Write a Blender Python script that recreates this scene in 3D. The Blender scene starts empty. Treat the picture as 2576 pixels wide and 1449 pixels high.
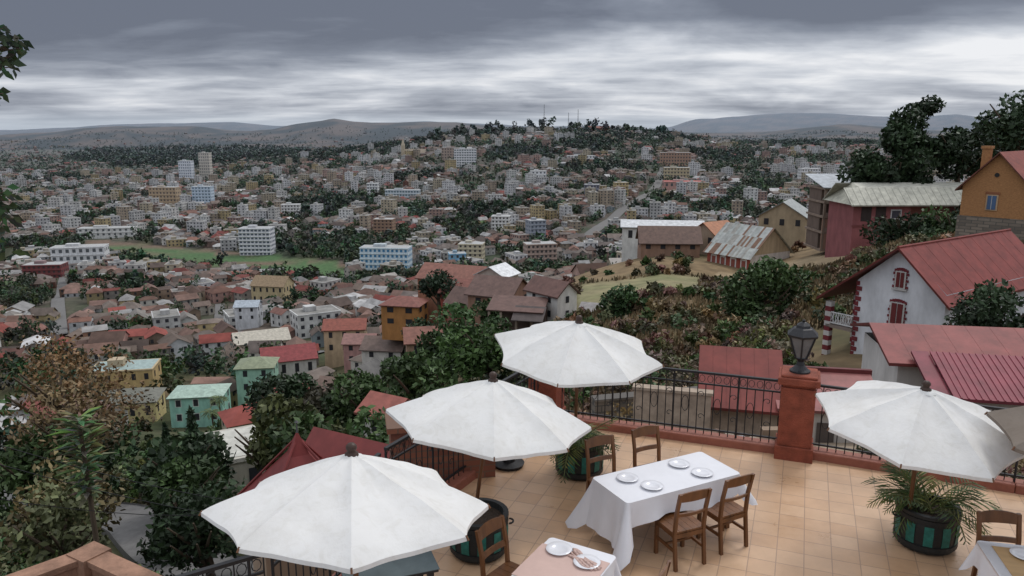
import bpy, math, random
import numpy as np
from bisect import bisect_right
from mathutils import Vector, noise, Matrix
R=random.Random(7); NR=np.random.default_rng(11)
CAMZ=5.0
# ---------------------------------------------------------------- materials
def newmat(name):
    m=bpy.data.materials.new(name); m.use_nodes=True
    nt=m.node_tree; b=nt.nodes['Principled BSDF']; return m,nt,b
def N(nt,t,**k):
    n=nt.nodes.new(t)
    for a,v in k.items():
        if a in n.inputs: n.inputs[a].default_value=v
        else: setattr(n,a,v)
    return n
def ramp(nt,src,stops):
    r=nt.nodes.new('ShaderNodeValToRGB'); e=r.color_ramp.elements
    while len(e)<len(stops): e.new(.5)
    for i,(p,c) in enumerate(stops):
        e[i].position=p; e[i].color=(*c,1) if len(c)==3 else c
    nt.links.new(src,r.inputs[0]); return r.outputs[0]
def mul(nt,a,b,fac=1.0,mode='MULTIPLY'):
    m=nt.nodes.new('ShaderNodeMix'); m.data_type='RGBA'; m.blend_type=mode
    m.inputs[0].default_value=fac
    for s,i in ((a,6),(b,7)):
        if hasattr(s,'links'): nt.links.new(s,m.inputs[i])
        else: m.inputs[i].default_value=(*s,1)
    return m.outputs[2]
def mat(name,col=None,rough=.8,ns=3,amp=(.75,1.15),bump=0,bs=30,metal=0,vc=False,stretch=(1,1,1),wave=None,spec=.3,wfac=.6):
    m,nt,b=newmat(name)
    tc=N(nt,'ShaderNodeTexCoord'); mp=N(nt,'ShaderNodeMapping'); mp.inputs['Scale'].default_value=stretch
    nt.links.new(tc.outputs['Object'],mp.inputs[0])
    no=N(nt,'ShaderNodeTexNoise',Scale=ns,Detail=6,Roughness=.65); nt.links.new(mp.outputs[0],no.inputs['Vector'])
    rr=ramp(nt,no.outputs[0],[(.3,(amp[0],)*3),(.7,(amp[1],)*3)])
    if vc:
        a=N(nt,'ShaderNodeAttribute'); a.attribute_name='Col'; src=a.outputs['Color']
    else: src=col
    out=mul(nt,src,rr)
    if wave:
        w=N(nt,'ShaderNodeTexWave',Scale=wave[0],Distortion=wave[1],Detail=3); w.bands_direction=wave[2]
        nt.links.new(tc.outputs['Object'],w.inputs['Vector'])
        out=mul(nt,out,ramp(nt,w.outputs[0],[(.0,(wfac,)*3),(1,(1.1,)*3)]))
    nt.links.new(out,b.inputs['Base Color'])
    b.inputs['Roughness'].default_value=rough; b.inputs['Metallic'].default_value=metal
    b.inputs['Specular IOR Level'].default_value=spec
    if bump:
        n2=N(nt,'ShaderNodeTexNoise',Scale=bs,Detail=4); nt.links.new(tc.outputs['Object'],n2.inputs['Vector'])
        bp=N(nt,'ShaderNodeBump',Strength=bump,Distance=.02); nt.links.new(n2.outputs[0],bp.inputs['Height'])
        nt.links.new(bp.outputs[0],b.inputs['Normal'])
    return m
M_wall=mat('plaster_wall',vc=True,ns=.9,amp=(.68,1.08),bump=.2,bs=4,stretch=(1,1,.4))
M_roof=mat('tin_roof',vc=True,ns=1.2,amp=(.62,1.12),rough=.6)
M_city=mat('city_surface',vc=True,ns=.25,amp=(.5,1.08),rough=.85)
M_leaf=mat('leaves',vc=True,ns=1.5,amp=(.75,1.2),rough=.55,spec=.25)
M_bark=mat('bark',(.09,.065,.045),ns=6,bump=.5,stretch=(1,1,.2))
M_ground=mat('earth_and_grass',vc=True,ns=.35,amp=(.6,1.2),bump=.5,bs=1.5,rough=1)
M_terra=mat('terracotta_paint',(.27,.072,.042),ns=5,amp=(.65,1.2),bump=.9,bs=60,rough=.75)
M_kerb=mat('terracotta_kerb',(.30,.11,.075),ns=4,amp=(.75,1.15),bump=.3,bs=40,rough=.6)
M_iron=mat('black_iron',(.02,.02,.022),rough=.5,ns=10)
M_wood=mat('varnished_wood',(.145,.058,.02),ns=9,amp=(.55,1.3),rough=.38,stretch=(1,1,.15),spec=.5)
M_fin=mat('dark_turned_wood',(.05,.028,.02),ns=9,rough=.45)
M_dwood=mat('pale_wood',(.42,.27,.13),ns=6,amp=(.8,1.15),rough=.45,stretch=(.2,1,1))
M_china=mat('white_china',(.70,.70,.73),rough=.15,ns=2,amp=(.98,1.02),spec=.5)
M_metal=mat('lantern_metal',(.035,.035,.038),rough=.45,ns=20,metal=.4)
M_glass=mat('frosted_glass',(.13,.14,.15),rough=.2,ns=3,spec=.5)
M_pot=mat('pot_black',(.02,.022,.022),rough=.5,ns=8,bump=.3)
M_teal=mat('pot_teal',(.025,.16,.13),rough=.5,ns=12,amp=(.5,1.2))
M_soil=mat('soil',(.05,.035,.025),ns=20,bump=1)
M_road=mat('asphalt',(.15,.145,.14),ns=2,bump=.3)
M_pinkc=mat('pink_cloth',(.56,.40,.35),ns=3,amp=(.92,1.05),rough=.9)
M_white=mat('white_tablecloth',(.72,.72,.75),ns=3,amp=(.94,1.02),rough=.85,bump=.15,bs=8)
M_rust=mat('weathered_tin',(.42,.42,.40),ns=1.2,amp=(.35,1.2),rough=.6,wave=(3,.3,'X'),wfac=.75)
def brickmat(name,c1,c2,mo,scale,rot=(0,0,0),bw=.5,rh=.25,ms=.02,off=.5,rough=.8,lo=.8):
    m,nt,b=newmat(name); tc=N(nt,'ShaderNodeTexCoord'); mp=N(nt,'ShaderNodeMapping'); mp.inputs['Rotation'].default_value=rot
    nt.links.new(tc.outputs['Object'],mp.inputs[0])
    br=N(nt,'ShaderNodeTexBrick',Scale=scale); br.offset=off
    br.inputs['Color1'].default_value=(*c1,1);br.inputs['Color2'].default_value=(*c2,1);br.inputs['Mortar'].default_value=(*mo,1)
    br.inputs['Mortar Size'].default_value=ms;br.inputs['Brick Width'].default_value=bw;br.inputs['Row Height'].default_value=rh
    nt.links.new(mp.outputs[0],br.inputs['Vector'])
    no=N(nt,'ShaderNodeTexNoise',Scale=1.3,Detail=9,Roughness=.72); nt.links.new(tc.outputs['Object'],no.inputs['Vector'])
    c=mul(nt,br.outputs['Color'],ramp(nt,no.outputs[0],[(.3,(lo,lo*.97,lo*.93)),(.7,(1.06,1.06,1.06))]))
    nt.links.new(c,b.inputs['Base Color'])
    bp=N(nt,'ShaderNodeBump',Strength=.3,Distance=.01); bp.invert=True; nt.links.new(br.outputs['Fac'],bp.inputs['Height']); nt.links.new(bp.outputs[0],b.inputs['Normal'])
    if lo>.75: nt.links.new(ramp(nt,no.outputs[0],[(.35,(rough-.08,)*3),(.65,(rough+.16,)*3)]),b.inputs['Roughness'])
    else: b.inputs['Roughness'].default_value=rough
    return m
M_tile=brickmat('terrace_tile',(.63,.42,.265),(.55,.345,.205),(.40,.26,.175),1,rot=(0,0,math.radians(21)),bw=.31,rh=.31,ms=.006,off=0,rough=.34)
M_brick=brickmat('red_brick',(.27,.10,.055),(.19,.065,.04),(.16,.09,.06),1,rot=(math.radians(90),0,0),bw=.4,rh=.1,ms=.012)
M_stone=brickmat('stone_wall',(.24,.20,.16),(.13,.11,.09),(.10,.09,.08),1,rot=(math.radians(90),0,0),bw=.7,rh=.3,ms=.03)
M_ochre=mat('ochre_brick',(.38,.19,.08),ns=6,amp=(.6,1.15),bump=.5,bs=12,stretch=(1,1,3))
def canvasmat(name,col):
    m,nt,b=newmat(name); tc=N(nt,'ShaderNodeTexCoord')
    n1=N(nt,'ShaderNodeTexNoise',Scale=1.6,Detail=8,Roughness=.7); nt.links.new(tc.outputs['Object'],n1.inputs['Vector'])
    n3=N(nt,'ShaderNodeTexNoise',Scale=9,Detail=5,Distortion=1.0); nt.links.new(tc.outputs['Object'],n3.inputs['Vector'])
    c=mul(nt,col,ramp(nt,n1.outputs[0],[(.28,(.88,.87,.85)),(.55,(1,1,1))]))
    c=mul(nt,c,ramp(nt,n3.outputs[0],[(.32,(.94,.935,.92)),(.5,(1,1,1))]))
    nt.links.new(c,b.inputs['Base Color']); b.inputs['Roughness'].default_value=.9; b.inputs['Specular IOR Level'].default_value=.1
    bp=N(nt,'ShaderNodeBump',Strength=.45,Distance=.03); nt.links.new(n1.outputs[0],bp.inputs['Height']); nt.links.new(bp.outputs[0],b.inputs['Normal'])
    tr=N(nt,'ShaderNodeBsdfTranslucent'); nt.links.new(c,tr.inputs[0]); mx=N(nt,'ShaderNodeMixShader'); mx.inputs[0].default_value=.12
    out=nt.nodes['Material Output']; nt.links.new(b.outputs[0],mx.inputs[1]); nt.links.new(tr.outputs[0],mx.inputs[2]); nt.links.new(mx.outputs[0],out.inputs[0])
    return m
M_canvas=canvasmat('white_canvas',(.77,.765,.745)); M_canvas2=canvasmat('taupe_canvas',(.22,.185,.155))

# ---------------------------------------------------------------- mesh builder
class MB:
    def __init__(s): s.v=[];s.f=[];s.c=[];s.m=[]
    def poly(s,pts,col=(.5,.5,.5),m=0):
        n=len(s.v); s.v.extend(pts); s.f.append(tuple(range(n,n+len(pts)))); s.c.append(col); s.m.append(m)
    def quads(s,V,C,m=0):
        n=len(s.v); k=len(V); s.v.extend(V.reshape(-1,3).tolist())
        s.f.extend((np.arange(k*4).reshape(k,4)+n).tolist()); s.c.extend(C.tolist()); s.m.extend([m]*k)
    def box(s,F,x0,x1,y0,y1,z0,z1,col=(.5,.5,.5),m=0,top=True):
        p=[F.p(x,y,z) for z in (z0,z1) for x,y in ((x0,y0),(x1,y0),(x1,y1),(x0,y1))]
        n=len(s.v); s.v.extend(p); fs=[(0,1,5,4),(1,2,6,5),(2,3,7,6),(3,0,4,7)]
        if top: fs+=[(4,5,6,7),(3,2,1,0)]
        for f in fs: s.f.append(tuple(i+n for i in f)); s.c.append(col); s.m.append(m)
    def tube(s,p0,p1,r0,r1=None,n=8,col=(.5,.5,.5),m=0,cap=True):
        if r1 is None: r1=r0
        p0=Vector(p0);p1=Vector(p1);d=(p1-p0).normalized(); a=d.orthogonal().normalized(); b=d.cross(a)
        k=len(s.v)
        for p,r in ((p0,r0),(p1,r1)):
            for i in range(n):
                t=2*math.pi*i/n; s.v.append(tuple(p+a*(r*math.cos(t))+b*(r*math.sin(t))))
        for i in range(n): j=(i+1)%n; s.f.append((k+i,k+j,k+n+j,k+n+i)); s.c.append(col); s.m.append(m)
        if cap:
            s.f.append(tuple(k+n+i for i in range(n))); s.c.append(col); s.m.append(m)
            s.f.append(tuple(k+n-1-i for i in range(n))); s.c.append(col); s.m.append(m)
    def path(s,pts,r,n=6,col=(.5,.5,.5),m=0):
        for i in range(len(pts)-1):
            rr=r if not isinstance(r,(list,tuple)) else r[i]; r2=r if not isinstance(r,(list,tuple)) else r[i+1]
            s.tube(pts[i],pts[i+1],rr,r2,n,col,m,cap=True)
    def lathe(s,F,prof,n=24,col=(.5,.5,.5),m=0):
        k=len(s.v)
        for r,z in prof:
            for i in range(n): t=2*math.pi*i/n; s.v.append(F.p(r*math.cos(t),r*math.sin(t),z))
        for a in range(len(prof)-1):
            for i in range(n):
                j=(i+1)%n; s.f.append((k+a*n+i,k+a*n+j,k+(a+1)*n+j,k+(a+1)*n+i)); s.c.append(col); s.m.append(m)
    def build(s,name,mats,parent=None,smooth=False,merge=False):
        me=bpy.data.meshes.new(name); me.from_pydata(s.v,[],s.f)
        for m in mats: me.materials.append(m)
        me.polygons.foreach_set('material_index',np.array(s.m,dtype=np.int32))
        if smooth: me.polygons.foreach_set('use_smooth',np.ones(len(s.f),dtype=bool))
        cnt=np.array([len(f) for f in s.f]); C=np.ones((len(s.f),4),dtype=np.float32); C[:,:3]=np.array(s.c,dtype=np.float32)
        at=me.color_attributes.new('Col','FLOAT_COLOR','CORNER'); at.data.foreach_set('color',np.repeat(C,cnt,axis=0).ravel())
        me.update(); ob=bpy.data.objects.new(name,me); bpy.context.scene.collection.objects.link(ob)
        if parent: ob.parent=parent
        return ob
class F:
    def __init__(s,x,y,z,rot=0): s.o=(x,y,z); s.c=math.cos(math.radians(rot)); s.s=math.sin(math.radians(rot))
    def p(s,x,y,z): return (s.o[0]+x*s.c-y*s.s, s.o[1]+x*s.s+y*s.c, s.o[2]+z)
def empty(name,loc=(0,0,0)):
    e=bpy.data.objects.new(name,None); bpy.context.scene.collection.objects.link(e); e.location=loc; e.empty_display_size=.2; return e
def lerp(a,b,t): return a+(b-a)*t
def lc(a,b,t): t=max(0,min(1,t)); return tuple(a[i]+(b[i]-a[i])*t for i in range(3))
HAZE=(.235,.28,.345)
def hz(c,y): return lc(c,HAZE,1-math.exp(-max(0,y-150)/10500))  # aerial haze painted into base colours, stronger with distance along y
def nz(x,y,k=0): return noise.noise(Vector((x,y,k*7.3)))

# ---------------------------------------------------------------- terrain
YG=[8,20,40,60,80,100,130,160,200,260,350,450,520,650,900,1200,1500,1750,2200,3500,7000,20000]
TR=[(-.68,[-10,-15,-23,-31,-39,-46,-56,-65,-72,-77,-85,-94,-99,-100,-100,-100,-100,-98,-95,-88,-90,-90]),
(-.4,[-10,-15,-23,-31,-39,-45.5,-56,-64.5,-71,-77,-85,-94,-99,-100,-100,-100,-98,-96,-93,-85,-90,-90]),
(-.2,[-10,-14,-22,-28,-34,-40,-50,-57,-63,-71,-82,-93,-98,-98,-93,-80,-62,-46,-60,-80,-90,-90]),
(-.08,[-10,-13,-20,-25,-29,-32,-35,-39,-52,-66,-79,-90,-97,-96,-87,-64,-36,-12,-40,-75,-90,-90]),
(.03,[-10,-12,-17,-22,-25,-27,-29,-34,-50,-65,-78,-89,-95,-93,-82,-55,-22,-2,-30,-70,-90,-90]),
(.1,[-9.5,-10,-15,-19,-21,-24,-26,-30,-42,-60,-76,-87,-93,-91,-80,-52,-20,1,-30,-70,-90,-90]),
(.2,[-9.5,-9.8,-13.5,-17,-19,-21,-24,-26,-34,-54,-73,-85,-91,-89,-78,-57,-30,-8,-40,-65,-85,-90]),
(.32,[-9.5,-9.5,-13.5,-17,-19,-21.5,-26,-27,-34,-52,-70,-82,-88,-87,-75,-62,-52,-42,-50,-60,-80,-90]),
(.42,[-9.5,-9.5,-14,-16,-16.5,-18.5,-22.5,-24,-30,-48,-65,-76,-84,-84,-75,-62,-52,-45,-45,-50,-80,-90]),
(.52,[-9.5,-9.5,-14,-14,-14,-14,-17,-18,-26,-42,-60,-72,-80,-82,-74,-62,-52,-45,-42,-50,-80,-90]),
(.7,[-9.5,-9.5,-13,-11,-12,-10,-10,-12,-20,-35,-50,-62,-72,-78,-70,-60,-50,-42,-40,-50,-80,-90])]
TT=[a for a,_ in TR]; LY=[math.log(y) for y in YG]
def interp(xs,ys,x):
    if x<=xs[0]: return ys[0]
    if x>=xs[-1]: return ys[-1]
    i=bisect_right(xs,x)-1; t=(x-xs[i])/(xs[i+1]-xs[i]); t=t*t*(3-2*t)*.5+t*.5; return ys[i]+(ys[i+1]-ys[i])*t
CA=[(-.68,-48),(-.6,-29),(-.55,12),(-.5,24),(-.41,20),(-.36,-6),(-.31,2),(-.27,40),(-.23,78),(-.18,42),(-.12,56),(-.07,52),(-.02,14),(.06,0),(.19,-29),(.32,-20),(.42,30),(.53,-10),(.7,-10)]
CB=[(-.68,-30),(-.52,60),(-.36,115),(-.3,50),(-.1,120),(.0,60),(.2,15),(.24,170),(.29,200),(.34,240),(.39,255),(.44,220),(.52,185),(.57,225),(.62,160),(.7,180)]
def terr(x,y):
    y=max(y,4.0); t=x/y; ly=math.log(y)
    if t<=TT[0]: r=interp(LY,TR[0][1],ly)
    elif t>=TT[-1]: r=interp(LY,TR[-1][1],ly)
    else:
        i=bisect_right(TT,t)-1; k=(t-TT[i])/(TT[i+1]-TT[i]); r=lerp(interp(LY,TR[i][1],ly),interp(LY,TR[i+1][1],ly),k)
    if y<2500: r+=nz(x/60,y/60)*min(3,y*.012)+nz(x/14,y/14,1)*min(.6,y*.006)
    if y>2500:
        r+=nz(x/700,y/700)*22*min(1,(y-2500)/1500)+nz(x/230,y/230,3)*12*min(1,(y-2500)/1500)
        a=interp([p for p,_ in CA],[q for _,q in CA],t)+nz(x/420,3,2)*18+nz(x/130,5)*6
        r=r+(a-r)*math.exp(-(math.log(y/5500)/.26)**2)
        b=interp([p for p,_ in CB],[q for _,q in CB],t)+nz(x/900,8,3)*40+nz(x/300,8)*14
        r=max(r,-90+(b+90)*math.exp(-(math.log(y/12500)/.3)**2))
    return CAMZ+r
def fieldc(t): return lerp(655,520,(t+.56)/.34)
def infield(x,y,w=44):
    t=x/y; return -.57<t<-.215 and abs(y-fieldc(t))<w+8*nz(x/30,y/30)
def infront(x,y):
    t=x/y; return -.57<t<-.215 and 0<fieldc(t)-y<95
def forest(x,y):
    t=x/y; n=nz(x/90,y/90,4)*.7
    def e(tc,yc,a,b): return ((t-tc)/a)**2+((y-yc)/b)**2 < 1+n
    return e(-.42,2700,.15,750) or e(-.2,1800,.13,230) or e(-.25,920,.05,100) or e(.1,1450,.045,150) or e(.16,1650,.09,100) or e(-.02,800,.05,45) or e(.33,2300,.14,250) or e(-.05,1700,.09,90) or e(-.33,660,.03,50) or e(.02,1330,.05,80) or e(-.6,1500,.05,80) or e(.45,900,.06,90) or e(-.5,420,.03,20) or e(.12,1130,.05,50) or e(-.13,1150,.04,60) or e(.27,1400,.05,90)
def yardsoft(x,y):
    return ((x-52)/17)**2+((y-128)/13)**2<1 or (.09<x/y<.26 and 92<y<128) 
def tcol(x,y):
    t=x/y if y>0 else 0
    n=nz(x/25,y/25,5); n2=nz(x/7,y/7,6)
    G=(.055,.065,.028); D=(.20,.14,.075); E=(.17,.12,.07)
    if y<260:
        c=lc(G,D,.75+n+.6*n2) if t>.02 else lc(G,E,.15+n)
        if ((x-52)/17)**2+((y-128)/13)**2<1+.3*n2: c=(.38,.29,.18)
        if .09<t<.26 and 92<y<128: c=lc((.18,.18,.085),(.27,.23,.13),.5+n2)
        if (x-6)**2+(y-21)**2<70: c=lc((.33,.26,.19),(.2,.15,.11),.5+n2)
        return c
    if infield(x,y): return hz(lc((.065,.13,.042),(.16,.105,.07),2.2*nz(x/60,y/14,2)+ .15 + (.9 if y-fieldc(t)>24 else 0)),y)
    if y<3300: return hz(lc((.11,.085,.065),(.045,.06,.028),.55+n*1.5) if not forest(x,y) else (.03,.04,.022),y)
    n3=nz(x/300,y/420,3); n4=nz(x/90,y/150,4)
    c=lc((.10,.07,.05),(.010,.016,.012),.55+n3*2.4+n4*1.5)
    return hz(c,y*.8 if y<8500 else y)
mb=MB(); NC=440; NRW=340
ts=[-1.5+3*i/(NC-1) for i in range(NC)]; ys=[3*(42000/3)**(j/(NRW-1)) for j in range(NRW)]
vc=[]
for y in ys:
    for t in ts:
        x=t*y; mb.v.append((x,y,terr(x,y))); vc.append(tcol(x,y))
for j in range(NRW-1):
    for i in range(NC-1):
        a=j*NC+i; mb.f.append((a,a+1,a+NC+1,a+NC)); mb.c.append(vc[a]); mb.m.append(0)
ground=mb.build('ground',[M_ground],smooth=True)
at=ground.data.color_attributes['Col']; li=np.empty(len(ground.data.loops),dtype=np.int32); ground.data.loops.foreach_get('vertex_index',li)
VC=np.ones((len(vc),4),dtype=np.float32); VC[:,:3]=np.array(vc); at.data.foreach_set('color',VC[li].ravel())

# ---------------------------------------------------------------- foliage
def leafquads(P,size,asp,nr=NR):
    n=len(P); a=nr.normal(size=(n,3)); a/=np.linalg.norm(a,axis=1)[:,None]
    b=np.cross(a,nr.normal(size=(n,3))); b/=np.linalg.norm(b,axis=1)[:,None]+1e-9
    s=(size*nr.uniform(.6,1.3,n))[:,None]
    return np.stack([P-a*s,P+b*s*asp,P+a*s,P-b*s*asp],axis=1)
def crown(mb,c,rad,n,size,col,lobes=8,asp=.5,m=0,var=.35):
    c=np.array(c,float); rad=np.array(rad,float)
    d=NR.normal(size=(lobes,3)); d/=np.linalg.norm(d,axis=1)[:,None]
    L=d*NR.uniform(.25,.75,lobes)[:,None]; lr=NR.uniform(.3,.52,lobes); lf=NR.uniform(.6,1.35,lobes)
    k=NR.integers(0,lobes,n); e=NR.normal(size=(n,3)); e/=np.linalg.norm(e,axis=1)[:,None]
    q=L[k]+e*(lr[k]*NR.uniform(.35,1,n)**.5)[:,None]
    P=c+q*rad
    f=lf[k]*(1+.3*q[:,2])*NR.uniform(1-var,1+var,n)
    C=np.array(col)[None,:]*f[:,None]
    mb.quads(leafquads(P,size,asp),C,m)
def tree(name,x,y,zb,h,r,n=2200,size=.3,col=(.045,.075,.025),flat=.8,lobes=12,asp=.5):
    mb=MB()
    tz=zb+h-r*flat*1.1; pts=[(x,y,zb-2),(x+.1*r,y,lerp(zb,tz,.5)),(x,y+.05*r,tz)]
    mb.path(pts,[r*.09,r*.07,r*.04],7,m=1)
    for i in range(7):
        a=R.uniform(0,6.28); s=lerp(zb,tz,R.uniform(.45,.9)); mb.path([(x,y,s),(x+math.cos(a)*r*.4,y+math.sin(a)*r*.4,s+r*.45),(x+math.cos(a)*r*.7,y+math.sin(a)*r*.7,s+r*.8)],[r*.04,r*.028,r*.012],5,m=1)
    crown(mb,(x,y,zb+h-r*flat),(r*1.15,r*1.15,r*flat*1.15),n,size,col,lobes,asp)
    return mb.build(name,[M_leaf,M_bark])
def conifer(name,x,y,zb,h,r,n=1500,size=.25,col=(.025,.045,.022)):
    mb=MB(); mb.tube((x,y,zb-2),(x,y,zb+h*.95),r*.12,.02,7,m=1)
    u=NR.uniform(0,1,n)**.7; a=NR.uniform(0,2*np.pi,n); lay=np.abs(np.sin(u*22))*.35+.65
    rr=r*(1.02-(1-u))*lay*NR.uniform(.3,1,n)**.4*(1+.25*np.sin(3*a+u*9))
    P=np.stack([x+rr*np.cos(a),y+rr*np.sin(a),zb+h*(1-u*.9)],1)
    C=np.array(col)[None]*NR.uniform(.5,1.5,n)[:,None]; mb.quads(leafquads(P,size,.4),C)
    return mb.build(name,[M_leaf,M_bark])
def frond(mb,base,az,L,rise,droop,col,w=.16,nl=16,m=0,lw=.018):
    ca,sa=math.cos(az),math.sin(az); pts=[]
    for i in range(nl+1):
        s=i/nl; d=L*s*(1-.15*s); z=rise*s-droop*s*s; pts.append(Vector((base[0]+ca*d,base[1]+sa*d,base[2]+z)))
    for i in range(0,nl,3): mb.tube(pts[i],pts[min(nl,i+3)],.008*(1+L*.3),.005,4,(.10,.12,.04),m,cap=False)
    side=Vector((-sa,ca,0))
    for i in range(2,nl+1):
        t=(pts[i]-pts[i-1]).normalized(); s=i/nl; ll=w*L*math.sin(math.pi*min(1,s*.85+.12))*1.6+.04
        for sg in (1,-1):
            d=(side*sg*.85+t*.6+Vector((0,0,-.15+R.uniform(-.15,.15)))).normalized(); p=pts[i]; q=p+d*ll; n_=t*lw*(1+L)
            k=R.uniform(.6,1.35); c=tuple(v*k for v in col)
            mb.poly([tuple(p-n_),tuple(p+d*ll*.5+n_*1.2),tuple(q),tuple(p+d*ll*.5-n_*1.2)],c,m)

# ---------------------------------------------------------------- houses
def wall_windows(mb,Fr,w,d,h,floors,wc,m,dark=(.03,.03,.035),sides=(0,1,2,3),pr=.05,ww=1.0,sp=2.8,frame=None):
    fh=h/floors
    for sd in sides:
        L=w if sd in (0,2) else d; n=max(1,int((L-.8)/sp))
        for fl in range(floors):
            z0=fl*fh+fh*.32; z1=fl*fh+fh*.78
            for i in range(n):
                c=(i+.5)/n*L-L/2
                def P(u,z,o):
                    if sd==0: return Fr.p(u,-d/2-o,z)
                    if sd==2: return Fr.p(-u,d/2+o,z)
                    if sd==1: return Fr.p(w/2+o,u,z)
                    return Fr.p(-w/2-o,-u,z)
                if frame:
                    q=.14; mb.poly([P(c-ww/2-q,z0-q,pr*.5),P(c+ww/2+q,z0-q,pr*.5),P(c+ww/2+q,z1+q,pr*.5),P(c-ww/2-q,z1+q,pr*.5)],frame,m)
                mb.poly([P(c-ww/2,z0,pr),P(c+ww/2,z0,pr),P(c+ww/2,z1,pr),P(c-ww/2,z1,pr)],dark,m)
def house(mb,Fr,w,d,h,rh,wc,rc,fd=4,ov=.5,floors=2,sides=(0,1,2,3),hip=False,flat=False,wm=0,rm=1,thick=0,frame=None,ww=1.0,sp=2.8,dark=(.03,.03,.035)):
    hw,hd=w/2,d/2
    mb.box(Fr,-hw,hw,-hd,hd,-fd,h,wc,wm,top=flat)
    if flat:
        mb.box(Fr,-hw-.2,hw+.2,-hd-.2,hd+.2,h,h+.35,lc(wc,(.6,.6,.6),.2),wm)
        mb.poly([Fr.p(-hw+.2,-hd+.2,h+.38),Fr.p(hw-.2,-hd+.2,h+.38),Fr.p(hw-.2,hd-.2,h+.38),Fr.p(-hw+.2,hd-.2,h+.38)],rc,rm)
        if w>6: mb.box(Fr,-hw*.5,0,-hd*.3,hd*.4,h+.4,h+2.2,lc(wc,(.4,.4,.4),.4),wm)
    else:
        s=rh/hd; ze=h-ov*s; ye=hd+ov; xe=hw+ov; zr=h+rh; rx=max(.3,xe-ye*.9) if hip else xe
        if not hip:
            for sg in (-1,1): mb.poly([Fr.p(sg*hw,-hd,h),Fr.p(sg*hw,hd,h),Fr.p(sg*hw,0,zr)],wc,wm)
        for sg in (-1,1):
            mb.poly([Fr.p(-xe,sg*ye,ze+.06),Fr.p(xe,sg*ye,ze+.06),Fr.p(rx,0,zr+.06),Fr.p(-rx,0,zr+.06)],rc,rm)
            if hip: mb.poly([Fr.p(sg*xe,-ye,ze+.06),Fr.p(sg*xe,ye,ze+.06),Fr.p(sg*rx,0,zr+.06)],rc,rm)
            if thick:
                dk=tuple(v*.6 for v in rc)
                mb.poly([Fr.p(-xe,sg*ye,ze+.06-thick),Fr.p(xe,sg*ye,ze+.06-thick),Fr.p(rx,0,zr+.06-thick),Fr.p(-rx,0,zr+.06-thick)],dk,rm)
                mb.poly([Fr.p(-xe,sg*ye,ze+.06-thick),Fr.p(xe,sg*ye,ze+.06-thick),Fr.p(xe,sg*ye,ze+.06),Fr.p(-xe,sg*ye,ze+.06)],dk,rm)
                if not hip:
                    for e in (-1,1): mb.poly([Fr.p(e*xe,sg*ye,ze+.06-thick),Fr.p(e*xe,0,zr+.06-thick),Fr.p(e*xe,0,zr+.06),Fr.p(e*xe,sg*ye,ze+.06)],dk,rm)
    if floors>0: wall_windows(mb,Fr,w,d,h,floors,wc,wm,sides=sides,frame=frame,ww=ww,sp=sp,dark=dark)
WALLS=[(.26,.12,.08),(.30,.18,.12),(.52,.45,.33),(.66,.65,.62),(.70,.70,.68),(.44,.36,.27),(.43,.29,.24),(.50,.40,.22),(.28,.27,.25),(.40,.36,.32),(.58,.54,.46),(.36,.26,.19),(.62,.59,.53),(.46,.28,.24),(.64,.65,.66),(.56,.52,.45),(.66,.64,.6),(.38,.44,.46)]
ROOFS=[(.16,.09,.065),(.18,.11,.085),(.12,.085,.07),(.24,.06,.045),(.19,.14,.115),(.30,.29,.28),(.46,.45,.44),(.21,.17,.145),(.25,.125,.09),(.16,.13,.115),(.19,.15,.125),(.14,.105,.085)]
ROOFN=ROOFS+[(.20,.10,.08),(.22,.13,.10),(.25,.15,.12),(.27,.07,.055),(.19,.115,.09),(.34,.31,.28),(.20,.15,.12)]
HERO_SPOTS=[(-66,150,7),(-62,140,7),(-58,130,7),(-70,148,6),(-55,120,5)]
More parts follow.
